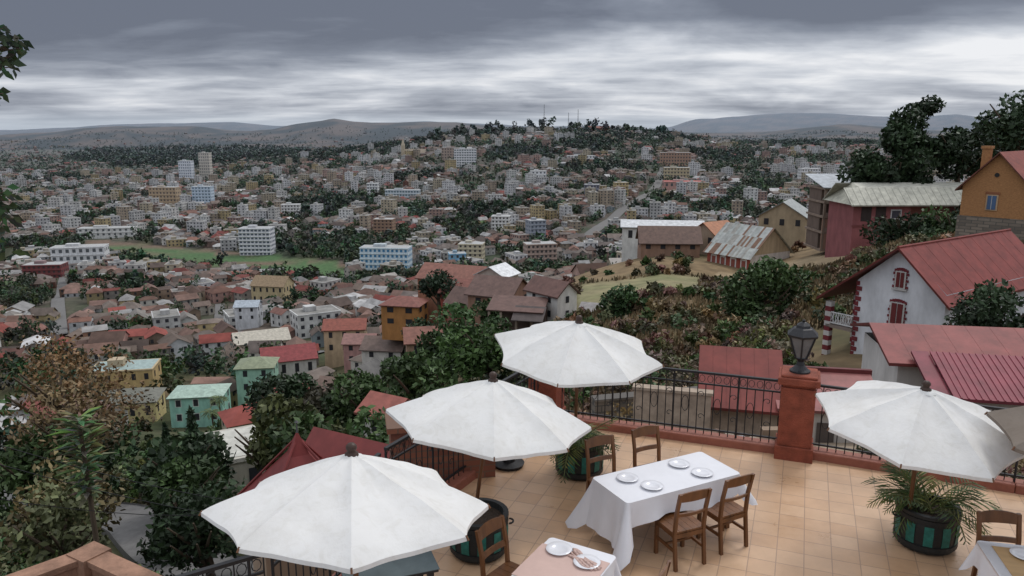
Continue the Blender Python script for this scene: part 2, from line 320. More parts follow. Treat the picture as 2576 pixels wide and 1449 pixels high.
H=[
('turquoise_house',-70,162,-58.8,11,8,6.5,1.2,8,(.31,.58,.48),(.38,.5,.42),dict(hip=True,frame=(.6,.65,.6))),
('mint_green_house',-62,177,-57.0,8.5,8,6.5,1.5,8,(.34,.56,.44),(.25,.28,.18),dict(hip=True)),
('yellow_house',-87.6,165,-59.5,13,9,4.8,1.8,12,(.60,.50,.25),(.17,.17,.14),dict(hip=True,floors=1)),
('yellow_flat_roofed_building',-100,188,-62,15,9,7,1,12,(.52,.38,.18),(.33,.42,.40),dict(flat=True)),
('red_roofed_white_house',-58.3,190,-57.5,13,9,5.0,2.6,22,(.60,.58,.55),(.26,.055,.055),dict(floors=1)),
('terracotta_roofed_house',-46.4,205,-55.5,11,8,7,2,6,(.50,.38,.25),(.27,.085,.06),dict()),
('pink_house',-38.6,187,-53,7.5,7,5.5,1.6,0,(.46,.26,.24),(.28,.15,.13),dict()),
('white_house',-28.7,167,-48.5,9,8,5.4,2,-8,(.60,.57,.53),(.17,.12,.10),dict()),
('orange_house',-23.9,165,-37.6,8.5,7,5.0,1.3,-12,(.42,.20,.07),(.23,.09,.07),dict(fd=3,hip=True,ww=1.5)),
('beige_house',-119,370,-79,17,12,9,4,-10,(.52,.42,.25),(.28,.20,.12),dict()),
('white_and_blue_house',-107,300,-70.5,9,8,6,1.8,5,(.6,.62,.65),(.40,.45,.5),dict()),
('cream_roofed_house',-84,245,-68,17,12,5,2.5,25,(.5,.42,.33),(.50,.46,.38),dict(floors=1)),
('red_walled_house',-8.7,150,-31,9,8,4.5,2,-18,(.30,.07,.05),(.22,.085,.065),dict(fd=6)),
('orange_roofed_house',-13,172,-32.0,15,9,4,2.6,-22,(.34,.16,.1),(.26,.115,.085),dict(fd=8)),
('white_roofed_house',-3.2,162,-29.5,6,7,4.0,1.8,60,(.45,.4,.35),(.74,.75,.76),dict(fd=8)),
('brown_roofed_house',-2.2,128,-25.4,8,8,3.3,2.4,-25,(.30,.17,.12),(.15,.09,.075),dict(fd=5,floors=1)),
('dark_roofed_house',-7.5,133,-28.3,6,6,3.3,2.2,-35,(.24,.10,.08),(.14,.085,.07),dict(fd=5,floors=1)),
('terracotta_roofed_cottage',-15,128,-33.5,7,6,3.2,1.8,10,(.40,.26,.18),(.26,.115,.085),dict(fd=5,floors=1)),
('brown_roofed_cottage',-33,140,-47,8,6,4.0,1.8,-15,(.56,.52,.46),(.18,.12,.095),dict(fd=5,floors=1)),
('red_roofed_house',-46,150,-54,8,6,4.5,1.8,30,(.50,.42,.33),(.27,.075,.06),dict(fd=5)),
('red_roofed_house',-90,140,-55,9,7,4.0,1.8,-10,(.42,.26,.2),(.24,.07,.055),dict(fd=5,floors=1)),
('pale_flat_roofed_house',-22.3,60,-24.2,5.6,6.5,3.2,.5,28,(.40,.37,.30),(.55,.54,.48),dict(flat=True,floors=1)),
('small_white_house',-9.9,58,-19.4,2.8,3.2,2.6,.9,-30,(.6,.58,.55),(.33,.11,.085),dict(floors=1,fd=8)),
('grey_shed',12.5,92,-19.3,7,4,2.2,.8,-20,(.3,.28,.26),(.28,.26,.25),dict(floors=0)),
('orange_tiled_house',43.8,163,-19.6,7,7,2.8,2.4,35,(.4,.3,.22),(.42,.17,.08),dict(floors=1,fd=6)),
('brown_tin_roofed_house',32.8,158,-19.8,12,7,2.2,2.8,-4,(.28,.17,.12),(.15,.09,.07),dict(floors=1,fd=6)),
('white_long_building',36.5,184,-21.8,19,8,4.0,1.2,-8,(.64,.64,.62),(.60,.61,.62),dict(floors=1,fd=9,sp=3.2)),
('tin_roofed_shed',61.5,170,-16.6,9,10,3,3.1,60,(.38,.30,.2),(.36,.38,.37),dict(floors=1,fd=6)),
]
for h in H:
    HERO_SPOTS.append((h[1],h[2],max(h[4],h[5])*.6))
    m_=MB(); kw=dict(fd=5,thick=.18,floors=2,frame=None); kw.update(h[11]); z0=h[3]
    if h[0] in ('brown_roofed_cottage','red_roofed_house','terracotta_roofed_cottage'): z0=terr(h[1],h[2])+.8
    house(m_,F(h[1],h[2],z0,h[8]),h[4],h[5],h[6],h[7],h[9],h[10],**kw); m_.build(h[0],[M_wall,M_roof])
LM=[('white_apartment_block',-207,612,-95,25,14,22,0,7,(.70,.71,.74),(.10,.12,.16),2.0,2.9),
('light_blue_hotel',-88,525,-90,34,13,15,-6,4,(.60,.70,.76),(.05,.22,.42),1.6,2.9),
('white_warehouse',-322,560,-90,36,14,11,14,2,(.72,.73,.74),(.12,.13,.14),2.2,4),
('white_school_building',-385,720,-93,50,12,8,10,2,(.70,.70,.68),(.12,.13,.14),2,4.5),
('white_office_tower',-76,1250,-58,36,16,32,4,8,(.76,.78,.80),(.13,.15,.18),2.6,3.6),
('pale_brick_apartments',-105,1330,-50,32,15,24,0,5,(.44,.35,.30),(.10,.09,.09),2,4),
('beige_apartment_block',-455,1000,-93,36,14,24,-3,5,(.50,.38,.26),(.12,.10,.09),2,4),
('pale_blue_office_block',-405,1000,-92,24,14,24,3,6,(.56,.66,.76),(.12,.18,.25),2,3.4),
('white_tower_block',-615,1450,-95,24,14,42,0,8,(.72,.76,.82),(.2,.24,.3),2,3.4),
('cream_tower_block',-590,1480,-95,20,14,56,0,10,(.60,.56,.50),(.2,.2,.2),2,3.4),
('white_narrow_block',-182,1000,-84,14,12,20,0,5,(.74,.75,.75),(.1,.1,.12),1.8,3),
('white_glazed_building',-140,980,-84,44,12,13,-5,3,(.60,.66,.70),(.12,.18,.22),2.4,3.6),
('white_twin_block',35,1020,-72,20,12,23,6,5,(.76,.77,.78),(.12,.13,.15),2.2,4),
('grey_block',92,880,-77,17,12,20,-6,4,(.26,.27,.32),(.08,.08,.1),2,3.2),
('pink_apartment_building',20,540,-89,22,12,14,12,4,(.44,.33,.28),(.07,.06,.06),1.6,2.9),
('cream_apartment_building',-30,560,-91,18,12,13,-8,4,(.56,.50,.36),(.07,.06,.06),1.6,2.9),
('red_roofed_market_hall',215,960,-66,50,20,8,-3,1,(.5,.3,.26),(.1,.1,.1),3,6),
('brick_office_building',250,1180,-54,46,16,24,-8,5,(.42,.28,.21),(.1,.09,.09),2,4),
('cream_office_building',225,1050,-64,34,16,18,-8,4,(.52,.44,.30),(.1,.09,.09),2,4),
('yellow_apartment_building',128,900,-76,15,12,20,10,5,(.50,.40,.22),(.07,.06,.06),1.5,2.9),
('white_hillside_hotel',110,1230,-50,44,12,14,4,3,(.74,.75,.76),(.12,.12,.14),2.2,4.4),
('blue_house',-40,545,-91,12,9,8,10,2,(.22,.42,.58),(.07,.06,.06),1.6,2.9),
('dark_brick_building',-312,500,-92,24,12,9,8,3,(.22,.07,.07),(.07,.05,.05),1.4,2.6),
('brown_apartment_building',-118,700,-91,18,12,15,-6,5,(.36,.24,.17),(.07,.05,.05),1.5,2.9),
('white_apartment_building',-10,690,-88,16,12,16,-6,5,(.70,.70,.68),(.07,.06,.06),1.5,2.9),
('white_apartment_building',-250,860,-95,20,12,17,6,5,(.72,.72,.7),(.08,.08,.08),1.5,2.9),
('white_apartment_building',395,1020,-66,26,12,20,6,5,(.74,.74,.74),(.08,.08,.1),1.5,3.2),
('grey_flats',20,640,-90,14,12,20,20,6,(.34,.37,.42),(.1,.12,.16),1.6,3)]
for (nm,x,y,z,w,d,h,rot,fl,wc,dk,ww,sp) in LM:
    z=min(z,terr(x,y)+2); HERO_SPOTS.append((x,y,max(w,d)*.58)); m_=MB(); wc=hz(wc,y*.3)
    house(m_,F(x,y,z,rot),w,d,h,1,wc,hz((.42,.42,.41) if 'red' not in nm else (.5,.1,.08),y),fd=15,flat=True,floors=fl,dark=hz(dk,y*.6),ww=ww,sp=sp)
    for f in range(1,fl+1):
        m_.box(F(x,y,z,rot),-w/2-.5,w/2+.5,-d/2-.5,-d/2-.08,f*h/fl-.35,f*h/fl+.1,tuple(min(.78,v*1.08) for v in wc),0)
    m_.build(nm,[M_wall,M_roof])
m_=MB(); Fc=F(-182,1450,-48,5); cc=hz((.52,.44,.32),900)
house(m_,Fc,40,14,10,7,cc,hz((.35,.28,.2),1450),fd=12,floors=1,sp=5); m_.box(Fc,-26,-19,-4,4,-8,24,cc,0)
for a in ((-26,-4,-19,-4),(-19,-4,-19,4),(-19,4,-26,4),(-26,4,-26,-4)): m_.poly([Fc.p(a[0],a[1],24),Fc.p(a[2],a[3],24),Fc.p(-22.5,0,36)],cc,0)
m_.build('church',[M_wall,M_roof]); HERO_SPOTS.append((-182,1450,22)); HERO_SPOTS.append((-185,1420,16))
m_=MB()
for dx in (-16,0,16): house(m_,F(190+dx,1700,0,0),15,10,8,4,hz((.36,.14,.09),900),hz((.3,.1,.07),1200),fd=14,floors=2)
m_.build('hilltop_brick_palace',[M_wall,M_roof]); HERO_SPOTS.append((190,1695,32))
for X,hh in ((71,56),(146,44),(125,38)):
    m_=MB(); zb=terr(X,1720); r0=1.3
    for sx,sy in ((-1,-1),(1,-1),(1,1),(-1,1)): m_.tube((X+sx*r0,1720+sy*r0,zb-3),(X+sx*.3,1720+sy*.3,zb+hh),.26,.16,4)
    for i in range(14):
        z0=zb+hh*i/14; z1=zb+hh*(i+1)/14; k=1-i/18
        m_.tube((X-r0*k,1719,z0),(X+r0*k,1719,z1),.14,None,4); m_.tube((X+r0*k,1719,z0),(X-r0*k,1719,z1),.14,None,4)
    m_.build('radio_mast',[M_iron])
def road(name,pts,w,lift=.25):
    m_=MB(); P=[]
    for i in range(len(pts)-1):
        for k in range(12): P.append((lerp(pts[i][0],pts[i+1][0],k/12),lerp(pts[i][1],pts[i+1][1],k/12)))
    P.append(pts[-1]); L=[]
    for i,p in enumerate(P):
        q=P[min(i+1,len(P)-1)]; o=P[max(i-1,0)]; dx,dy=q[0]-o[0],q[1]-o[1]; l=math.hypot(dx,dy); nx,ny=-dy/l*w/2,dx/l*w/2
        z=max(terr(p[0]+nx,p[1]+ny),terr(p[0]-nx,p[1]-ny),terr(*p))+lift; L.append(((p[0]+nx,p[1]+ny,z),(p[0]-nx,p[1]-ny,z)))
    for i in range(len(L)-1):
        m_.poly([L[i][0],L[i][1],L[i+1][1],L[i+1][0]])
        for s in (0,1):
            a,b=L[i][s],L[i+1][s]; u=.12
            m_.poly([(a[0],a[1],a[2]-3),(b[0],b[1],b[2]-3),(b[0],b[1],b[2]+u),(a[0],a[1],a[2]+u)])
    m_.build(name,[M_road]); return P
RP=[]
for pts,w in (([(-176,285),(-245,400),(-300,500),(-335,555)],6.0),([(60,640),(110,780),(185,980),(250,1250)],11),([(-60,230),(-120,300),(-150,380)],4.5),([(-8,24),(-14,31),(-22,41),(-33,52),(-48,60)],3.2)):
    RP+= [(p,w) for p in road('road',pts,w,.35)]
def near_road(x,y):
    for p,w in RP:
        if abs(p[0]-x)<w+3 and abs(p[1]-y)<w+3 and math.hypot(p[0]-x,p[1]-y)<w*.5+(5 if y>100 else 2.5): return True
    return False
def blocked(x,y,e=0):
    for a,b,r in HERO_SPOTS:
        if abs(a-x)<r+e and abs(b-y)<r+e: return True
    return False
# ---------------------------------------------------------------- scattered city
city=MB(); trees=MB(); far=MB()
def citytree(mbx,x,y,s=1,n=50,size=1.1,col=(.034,.052,.024)):
    z=terr(x,y); r=R.uniform(2.6,4.6)*s
    c=hz(tuple(v*R.uniform(.7,1.6) for v in col),y)
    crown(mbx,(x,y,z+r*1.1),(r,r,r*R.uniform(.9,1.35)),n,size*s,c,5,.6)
def band(y0,y1,sp,detail):
    y=y0
    while y<y1:
        x=-.78*y
        while x<.78*y:
            X=x+R.uniform(-.3,.3)*sp; Y=y+R.uniform(-.3,.3)*sp; t=X/Y; x+=sp
            if t>.0 and Y<205+(60 if t>.35 else 0): continue
            if t>-.13 and Y<178: continue
            if t>-.22 and Y<150: continue
            if infield(X,Y): continue
            if blocked(X,Y,4) or (Y<1400 and near_road(X,Y)): continue
            g=nz(X/75,Y/75,9)+.5*nz(X/28,Y/28,8)
            if forest(X,Y) and R.random()<(.88 if Y<1350 or Y>1850 else .72):
                for _ in range(3): citytree(trees,X+R.uniform(-.5,.5)*sp,Y+R.uniform(-.5,.5)*sp,1.4 if Y<2000 else 2.2,26,1.4,(.026,.038,.02))
                continue
            if g>(.10 if Y>480 else .18) or R.random()<.10:
                for _ in range(3 if detail>1 else 2): citytree(trees,X+R.uniform(-.4,.4)*sp,Y+R.uniform(-.4,.4)*sp,R.uniform(.8,1.4) if detail>1 else 1.5,80 if Y<450 else (36 if detail>1 else 16),.65 if Y<450 else 1.2)
                continue
            if Y<150 and R.random()<.45: continue
            if detail==0 and (R.random()<.45+.5*(Y-2600)/1900 or nz(X/200,Y/200,6)<-.05): continue
            z=terr(X,Y); rot=math.degrees(nz(X/260,Y/260,2)*1.6)+R.choice((0,90))+R.uniform(-14,14)
            if detail==0:
                w=R.uniform(8,18);d=R.uniform(7,11);h=R.uniform(3,7); k=R.uniform(.35,.95)
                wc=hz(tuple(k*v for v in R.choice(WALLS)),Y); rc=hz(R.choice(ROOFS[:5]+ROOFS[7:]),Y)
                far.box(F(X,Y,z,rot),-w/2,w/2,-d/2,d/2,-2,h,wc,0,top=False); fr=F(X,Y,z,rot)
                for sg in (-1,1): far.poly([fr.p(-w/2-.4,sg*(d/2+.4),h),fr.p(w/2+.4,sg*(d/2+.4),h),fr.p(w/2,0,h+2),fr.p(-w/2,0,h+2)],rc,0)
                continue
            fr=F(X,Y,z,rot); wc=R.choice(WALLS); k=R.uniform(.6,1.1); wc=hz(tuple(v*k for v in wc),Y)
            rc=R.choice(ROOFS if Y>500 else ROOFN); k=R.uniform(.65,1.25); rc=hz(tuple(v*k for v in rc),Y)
            sides=(0,1,2,3) if detail==3 else [s for s,(nx,ny) in enumerate(((0,-1),(1,0),(0,1),(-1,0))) if (nx*fr.c-ny*fr.s)*(-X)+(nx*fr.s+ny*fr.c)*(-Y)>0]
            u=R.random(); pb=.06 if Y<480 else .2; low=infront(X,Y)
            if u<pb and not low and Y>220:
                w=R.uniform(8,17);d=R.uniform(8,11);fl=R.choice((2,3,3) if Y<700 else (2,3,3,4,5,6)); kk=R.uniform(.75,1.05)
                house(city,fr,w,d,fl*2.9,1,hz(tuple(kk*v for v in R.choice(WALLS[2:8]+[(.66,.65,.62),(.7,.7,.7),(.7,.7,.7)])),Y),hz((.28,.27,.25),Y),fd=5,flat=True,floors=fl,sides=sides,dark=hz((.05,.05,.06),Y),ww=1.3,sp=2.9)
            else:
                w=R.uniform(.55,1.05)*min(sp,14);d=w*R.uniform(.5,.85);fl=1 if low else R.choice((1,2,2,2)); h=fl*R.uniform(2.4,3.1)
                house(city,fr,w,d,h,d*R.uniform(.15,.40),wc,rc,fd=4,ov=R.uniform(.25,.55),floors=fl,sides=sides,hip=R.random()<.3,dark=hz((.04,.04,.045),Y))
                if R.random()<.5:
                    f2=F(*fr.p(w*.5,-d*.4,0),rot+90); house(city,f2,w*.6,d*.7,h*.8,d*.2,wc,rc,fd=4,ov=.3,floors=1,sides=sides if detail<3 else (0,1,2,3),dark=hz((.04,.04,.045),Y))
            if R.random()<.55: citytree(trees,X+sp*.5,Y-sp*.4,R.uniform(.4,.85),50 if Y<600 else 14,.6 if Y<600 else 1.1,(.044,.066,.027))
        y+=sp*(.92)
band(112,480,11.5,3); band(480,1000,12,2); band(1000,1700,16,1); band(1700,2600,24,0); band(2600,4600,55,0)
city.build('city_houses',[M_city,M_city]); far.build('distant_city_houses',[M_city])
for i in range(80):
    x=R.uniform(-190,330); y=R.uniform(1660,1760); citytree(trees,x,y,R.choice((1.2,1.8,3.0)),60,1.2,(.03,.042,.028))
for i in range(90):
    t=R.uniform(-.58,-.2); yc=fieldc(t)+R.choice((-46,48)); citytree(trees,t*yc,yc,.7,36,1.0)
trees.build('distant_trees',[M_leaf])

# ---------------------------------------------------------------- right-hand hill buildings
hs=empty('white_stone_house'); Fh=F(23.5,45,-9.95,34.5)
WHT=(.68,.69,.72); QR=(.18,.032,.038); RED=(.215,.045,.036)
m_=MB(); AP=8.1; ev=5.6; b=2.75
m_.poly([Fh.p(0,-b,-5),Fh.p(0,b,-5),Fh.p(0,b,ev),Fh.p(0,0,AP-.1),Fh.p(0,-b,ev)],WHT)
m_.poly([Fh.p(13,-b,-5),Fh.p(13,b,-5),Fh.p(13,b,ev),Fh.p(13,0,AP-.1),Fh.p(13,-b,ev)],WHT)
for s in (-1,1): m_.poly([Fh.p(0,s*b,-5),Fh.p(13,s*b,-5),Fh.p(13,s*b,ev),Fh.p(0,s*b,ev)],WHT)
m_.build('walls',[M_wall],hs)
m_=MB()
def slab(m_,Fr,x0,x1,ya,za,yb,zb,th,col,m=0):
    a=[Fr.p(x0,ya,za),Fr.p(x1,ya,za),Fr.p(x1,yb,zb),Fr.p(x0,yb,zb)]; lo=[(p[0],p[1],p[2]-th) for p in a]
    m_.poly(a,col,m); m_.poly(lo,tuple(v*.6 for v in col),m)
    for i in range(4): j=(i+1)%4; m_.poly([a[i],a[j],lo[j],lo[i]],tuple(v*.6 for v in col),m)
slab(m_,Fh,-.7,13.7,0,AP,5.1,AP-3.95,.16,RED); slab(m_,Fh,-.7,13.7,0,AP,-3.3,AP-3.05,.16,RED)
m_.tube(Fh.p(-.7,0,AP+.0),Fh.p(13.7,0,AP+.0),.09,None,6,RED)
for i in range(1,10):
    x=-.7+14.4*i/10
    for ya,za in ((5.1,AP-3.95),(-3.3,AP-3.05)): m_.tube(Fh.p(x,0,AP),Fh.p(x,ya,za),.012,None,4,tuple(v*.85 for v in RED))
m_.build('roof',[M_roof],hs)
m_=MB()
def win(z,w,h,y=0):
    m_.box(Fh,-.10,-.02,y-w/2-.02,y+w/2+.02,z-h/2,z+h/2,(.55,.53,.5),0)
    m_.box(Fh,-.14,-.10,y-w/2+.08,y-.03,z-h/2+.08,z+h/2-.06,(.15,.03,.03),0); m_.box(Fh,-.14,-.10,y+.03,y+w/2-.08,z-h/2+.08,z+h/2-.06,(.15,.03,.03),0)
    k=int(h/.2)
    for i in range(k):
        zz=z-h/2+i*.2; e=.08 if i%2 else .17
        for s in (-1,1):
            a,b2=sorted((y+s*(w/2+.02),y+s*(w/2+e))); m_.box(Fh,-.06,-.01,a,b2,zz+.02,zz+.17,QR,0)
    for i in range(7):
        u=(i-3)/3.5; m_.box(Fh,-.065,-.012,y+u*(w/2+.1)-.07,y+u*(w/2+.1)+.07,z+h/2+.05-.14*u*u,z+h/2+.22-.14*u*u,QR,0)
    m_.box(Fh,-.16,-.01,y-w/2-.15,y+w/2+.15,z-h/2-.1,z-h/2-.01,(.5,.48,.46),0)
win(6.05,.62,1.05); win(3.95,.85,1.4); win(.9,.85,1.6,.9)
for i in range(26):
    zz=-3+i*.33; e=.18 if i%2 else .34; m_.box(Fh,-.05,.3,b-e,b+.03,zz+.03,zz+.3,QR,0)
m_.build('windows_and_quoins',[M_wall],hs)
m_=MB()
for x in (0,3.2,6.4,9.6,12.8):
    for i in range(28):
        zz=-5+i*.33
        if zz<3.9: m_.box(Fh,x-.2,x+.2,4.3,4.7,zz,zz+.33,QR if i%2 else (.55,.52,.5),0)
m_.box(Fh,-.2,13,b,4.6,2.2,2.4,(.25,.2,.17),0); m_.box(Fh,-.1,13,b,4.6,-1.1,-.9,(.25,.2,.17),0)
for z in (2.5,3.2): m_.box(Fh,-.16,-.08,b,4.3,z,z+.06,(.7,.7,.7),0)
for i in range(9): yb=b+.1+i*.18; m_.box(Fh,-.15,-.1,yb,yb+.03,2.5,3.2,(.7,.7,.7),0)
for i in range(4): yb=b+.15+i*.38; m_.tube(Fh.p(-.12,yb,2.55),Fh.p(-.12,yb+.3,3.2),.02,None,4,(.7,.7,.7)); m_.tube(Fh.p(-.12,yb+.3,2.55),Fh.p(-.12,yb,3.2),.02,None,4,(.7,.7,.7))
m_.build('veranda_columns_and_balcony',[M_wall],hs); HERO_SPOTS.append((29,49,9)); HERO_SPOTS.append((23,45,5))
def ribs(m_,Fr,x0,x1,ya,za,yb,zb,sp,r,col):
    n=int((x1-x0)/sp)
    for i in range(n+1): x=x0+i*sp; m_.tube(Fr.p(x,ya,za+.01),Fr.p(x,yb,zb+.01),r,None,4,col)
g=empty('red_roofed_low_house'); m_=MB(); Fr=F(19.5,28,-9,-9)
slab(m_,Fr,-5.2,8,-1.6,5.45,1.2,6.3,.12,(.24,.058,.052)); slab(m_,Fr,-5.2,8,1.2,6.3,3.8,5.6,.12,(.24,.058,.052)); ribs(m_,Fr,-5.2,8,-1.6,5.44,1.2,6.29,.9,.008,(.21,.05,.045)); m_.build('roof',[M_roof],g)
m_=MB(); m_.box(Fr,-4.7,7.5,-1.1,3.3,-3,5.35,(.6,.58,.56),0,top=False); m_.build('walls',[M_wall],g)
g=empty('corrugated_roofed_annexe'); m_=MB(); Fr=F(19.2,25,-9,-12)
slab(m_,Fr,-4,6,-1.5,5.1,1.4,5.9,.1,(.23,.043,.06)); ribs(m_,Fr,-4,6,-1.5,5.1,1.4,5.9,.22,.03,(.24,.045,.065))
slab(m_,Fr,-4.6,-4.02,-1.2,5.1,1.6,5.85,.1,(.20,.035,.05)); m_.build('roof',[M_roof],g)
m_=MB(); m_.box(Fr,-3.6,5.6,-1.1,1.1,-3,5.0,(.45,.40,.37),0,top=False); m_.build('walls',[M_wall],g)
M_tanp=mat('tan_plaster',(.38,.30,.23),ns=2,amp=(.55,1.15),bump=.4,bs=9)
g=empty('red_roofed_outbuilding'); m_=MB(); Fr=F(8.7,27,-9,-14)
slab(m_,Fr,-1.7,1.3,-1.7,4.3,.9,5.85,.1,(.20,.043,.034)); slab(m_,Fr,-1.7,1.3,.9,5.85,2.4,5.2,.1,(.20,.043,.034)); ribs(m_,Fr,-1.7,1.3,-1.7,4.29,.9,5.84,.5,.01,(.17,.037,.03)); m_.build('roof',[M_roof],g); m_=MB(); m_.box(Fr,-1.5,1.1,-1.2,2,-2,4.45,(.42,.28,.2),0,top=False); m_.build('walls',[M_tanp],g)
g=empty('pink_roofed_outbuilding'); m_=MB(); Fr=F(11.2,26.2,-9,-10)
slab(m_,Fr,-1.7,1.9,-1.4,4.45,.9,5.15,.1,(.30,.11,.10)); m_.box(Fr,-1.75,1.95,.92,1.1,4.9,5.3,(.13,.028,.028),0); m_.build('roof',[M_roof],g); m_=MB(); m_.box(Fr,-1.5,1.7,-1.1,.9,-2,4.5,(.5,.46,.42),0,top=False); wall_windows(m_,F(*Fr.p(0,-.1,1.9),-10),3.2,2.0,2.6,1,(1,1,1),0,sides=(0,),ww=.6,sp=1.4,dark=(.1,.08,.07)); m_.build('walls',[M_wall],g)
def simplebox_wall(name,x0,y0,x1,y1,z0,z1,th,mt):
    m_=MB(); L=math.hypot(x1-x0,y1-y0); Fr=F(x0,y0,0,math.degrees(math.atan2(y1-y0,x1-x0))); m_.box(Fr,0,L,-th/2,th/2,z0,z1); m_.box(Fr,-.05,L+.05,-th/2-.06,th/2+.06,z1,z1+.1); return m_.build(name,[mt])
simplebox_wall('stone_wall',2.2,22.5,5.8,21.8,-9,-4.2,.35,M_stone)
simplebox_wall('plastered_wall',4.4,26,7.0,25.3,-9,-4.1,.3,M_tanp)
simplebox_wall('stone_wall',3.5,31,9.5,32.5,-12,-6.4,.5,M_stone)
m_=MB(); Fr=F(7.0,18,-9,-12); slab(m_,Fr,-1.1,1.9,-1.1,3.3,1.1,3.7,.08,(.34,.12,.11)); m_.box(Fr,-1.0,1.7,-.9,.9,-1,3.3,(.4,.3,.25),1,top=False); m_.build('pink_roofed_shed',[M_roof,M_wall])
m_=MB(); Fr=F(3.4,19.5,-9,15); slab(m_,Fr,-1,1,-.9,2.9,1,3.3,.08,(.42,.42,.40)); m_.box(Fr,-.8,.8,-.7,.8,-1,2.9,(.34,.25,.19),1,top=False); m_.build('tin_roofed_lean_to',[M_rust,M_wall])
m_=MB(); Fr=F(5.0,20.6,-9,-25); slab(m_,Fr,-.9,.9,-.7,2.6,.8,2.9,.07,(.42,.42,.40)); m_.box(Fr,-.7,.7,-.5,.6,-1,2.6,(.25,.2,.17),1,top=False); m_.build('tin_roofed_lean_to',[M_rust,M_wall])
m_=MB()
for i in range(110):
    x=R.uniform(2.0,9);y=R.uniform(15,25); s=R.uniform(.08,.35); m_.box(F(x,y,max(terr(x,y),-6.2)+R.uniform(0,.5),R.uniform(0,90)),-s,s,-s*.5,s*.5,-.6,s*.8,R.choice(((.05,.05,.05),(.3,.25,.2),(.45,.46,.48),(.16,.1,.07),(.28,.2,.14),(.5,.5,.48))),0)
m_.build('yard_clutter',[M_wall])
g=empty('tin_roofed_schoolhouse')
ca=Vector((-.55,.835,0)); cb=Vector((.835,.55,0)); O=Vector((44.4,139.5,-21.2))
def S(a,b_,z): v=O+ca*a+cb*b_; return (v.x,v.y,v.z+z)
m_=MB(); Lr=10.5; Wd=11.5; eh=3.1; ah=7.9
m_.poly([S(0,0,-4),S(0,Wd,-4),S(0,Wd,0),S(0,0,0)],(.3,.2,.15))
m_.poly([S(0,0,0),S(0,Wd,0),S(0,Wd,eh),S(0,0,eh)],(.66,.62,.60)); m_.poly([S(0,0,eh+.01),S(0,Wd,eh+.01),S(0,Wd/2,ah)],(.48,.38,.26))
m_.poly([S(0,0,-4),S(Lr,0,-4),S(Lr,0,eh),S(0,0,eh)],(.32,.08,.055)); m_.poly([S(Lr,0,-4),S(Lr,Wd,-4),S(Lr,Wd,eh),S(Lr,Wd/2,ah),S(Lr,0,eh)],(.5,.4,.3)); m_.poly([S(0,Wd,-4),S(Lr,Wd,-4),S(Lr,Wd,eh),S(0,Wd,eh)],(.5,.4,.3))
for a in (1.5,4.0,6.5,8.8):
    m_.poly([S(a-.75,-.04,0),S(a+.75,-.04,0),S(a+.75,-.04,2.2),S(a,-.04,2.7),S(a-.75,-.04,2.2)],(.66,.63,.6)); m_.poly([S(a-.45,-.09,0),S(a+.45,-.09,0),S(a+.45,-.09,2.0),S(a-.45,-.09,2.0)],(.28,.09,.07))
m_.build('walls',[M_wall],g)
m_=MB()
for k in range(24):
    a0=-.6+(Lr+1.2)*k/24; a1=-.6+(Lr+1.2)*(k+1)/24
    for side in (0,1):
        b0,z0=((-.8,eh-.65) if side==0 else (Wd+.8,eh-.65))
        for q in range(3):
            f0,f1=q/3,(q+1)/3; col=R.choice(((.38,.41,.39),(.42,.44,.41),(.32,.31,.28),(.20,.11,.07),(.34,.35,.33),(.43,.44,.42),(.37,.39,.37)))
            m_.poly([S(a0,lerp(b0,Wd/2,f0),lerp(z0,ah,f0)+.1),S(a1,lerp(b0,Wd/2,f0),lerp(z0,ah,f0)+.1),S(a1,lerp(b0,Wd/2,f1),lerp(z0,ah,f1)+.1),S(a0,lerp(b0,Wd/2,f1),lerp(z0,ah,f1)+.1)],col)
m_.build('roof',[M_roof],g); HERO_SPOTS.append((46,146,11))
g=empty('pink_building'); Fr=F(65,128,-14,2); m_=MB(); PK=(.25,.09,.095)
m_.box(Fr,-9.5,0,-4,5,-4,7.2,PK); m_.box(Fr,.003,11,-2.5,4.9,-4,7.1,(.30,.13,.12))
for x in (-8.2,-5.8): m_.box(Fr,x,x+1.7,-4.05,-3.8,4.3,6.6,(.04,.03,.03))
m_.box(Fr,-3.3,-1.5,-4.06,-3.8,4.6,6.2,(.5,.5,.52)); m_.box(Fr,-3.1,-1.7,-4.1,-3.9,4.8,6.0,(.06,.06,.08))
m_.box(Fr,-9.6,.05,-4.15,-3.9,3.4,3.7,(.18,.06,.06))
m_.build('walls',[M_wall],g); m_=MB(); PR=(.50,.49,.41)
slab(m_,Fr,-10.3,13,-4.9,7.0,-1.5,9.6,.2,PR); slab(m_,Fr,-7.5,13,-1.5,9.6,1.5,10.2,.2,(.52,.51,.44)); slab(m_,Fr,-10.3,13,1.5,10.2,6,7,.2,PR); m_.poly([Fr.p(-10.3,-4.9,7),Fr.p(-7.5,-1.5,9.6),Fr.p(-7.5,1.5,10.2),Fr.p(-10.3,6,7)],(.47,.46,.38)); ribs(m_,Fr,-10,12.5,-4.9,7.0,-1.5,9.6,1.1,.05,(.42,.41,.34)); m_.build('roof',[M_roof],g)
g=empty('concrete_three_storey_building'); Fr=F(60,139,-13.5,0); m_=MB(); CC=(.25,.19,.15)
for z in (-3,.2,3.0,5.6,8.0): m_.box(Fr,-4.6,5,-4,4,z,z+.35,CC)
for x in (-4.5,-2.2,0,2.3,4.6): m_.box(Fr,x,x+.38,-3.9,-3.5,-3,8,CC)
m_.box(Fr,-4.3,4.8,-1.8,3.8,-3,8,(.15,.11,.09))
for z in (.9,3.6,6.2): m_.box(Fr,-4.4,4.8,-3.86,-3.8,z-.3,z+.35,(.30,.24,.2))
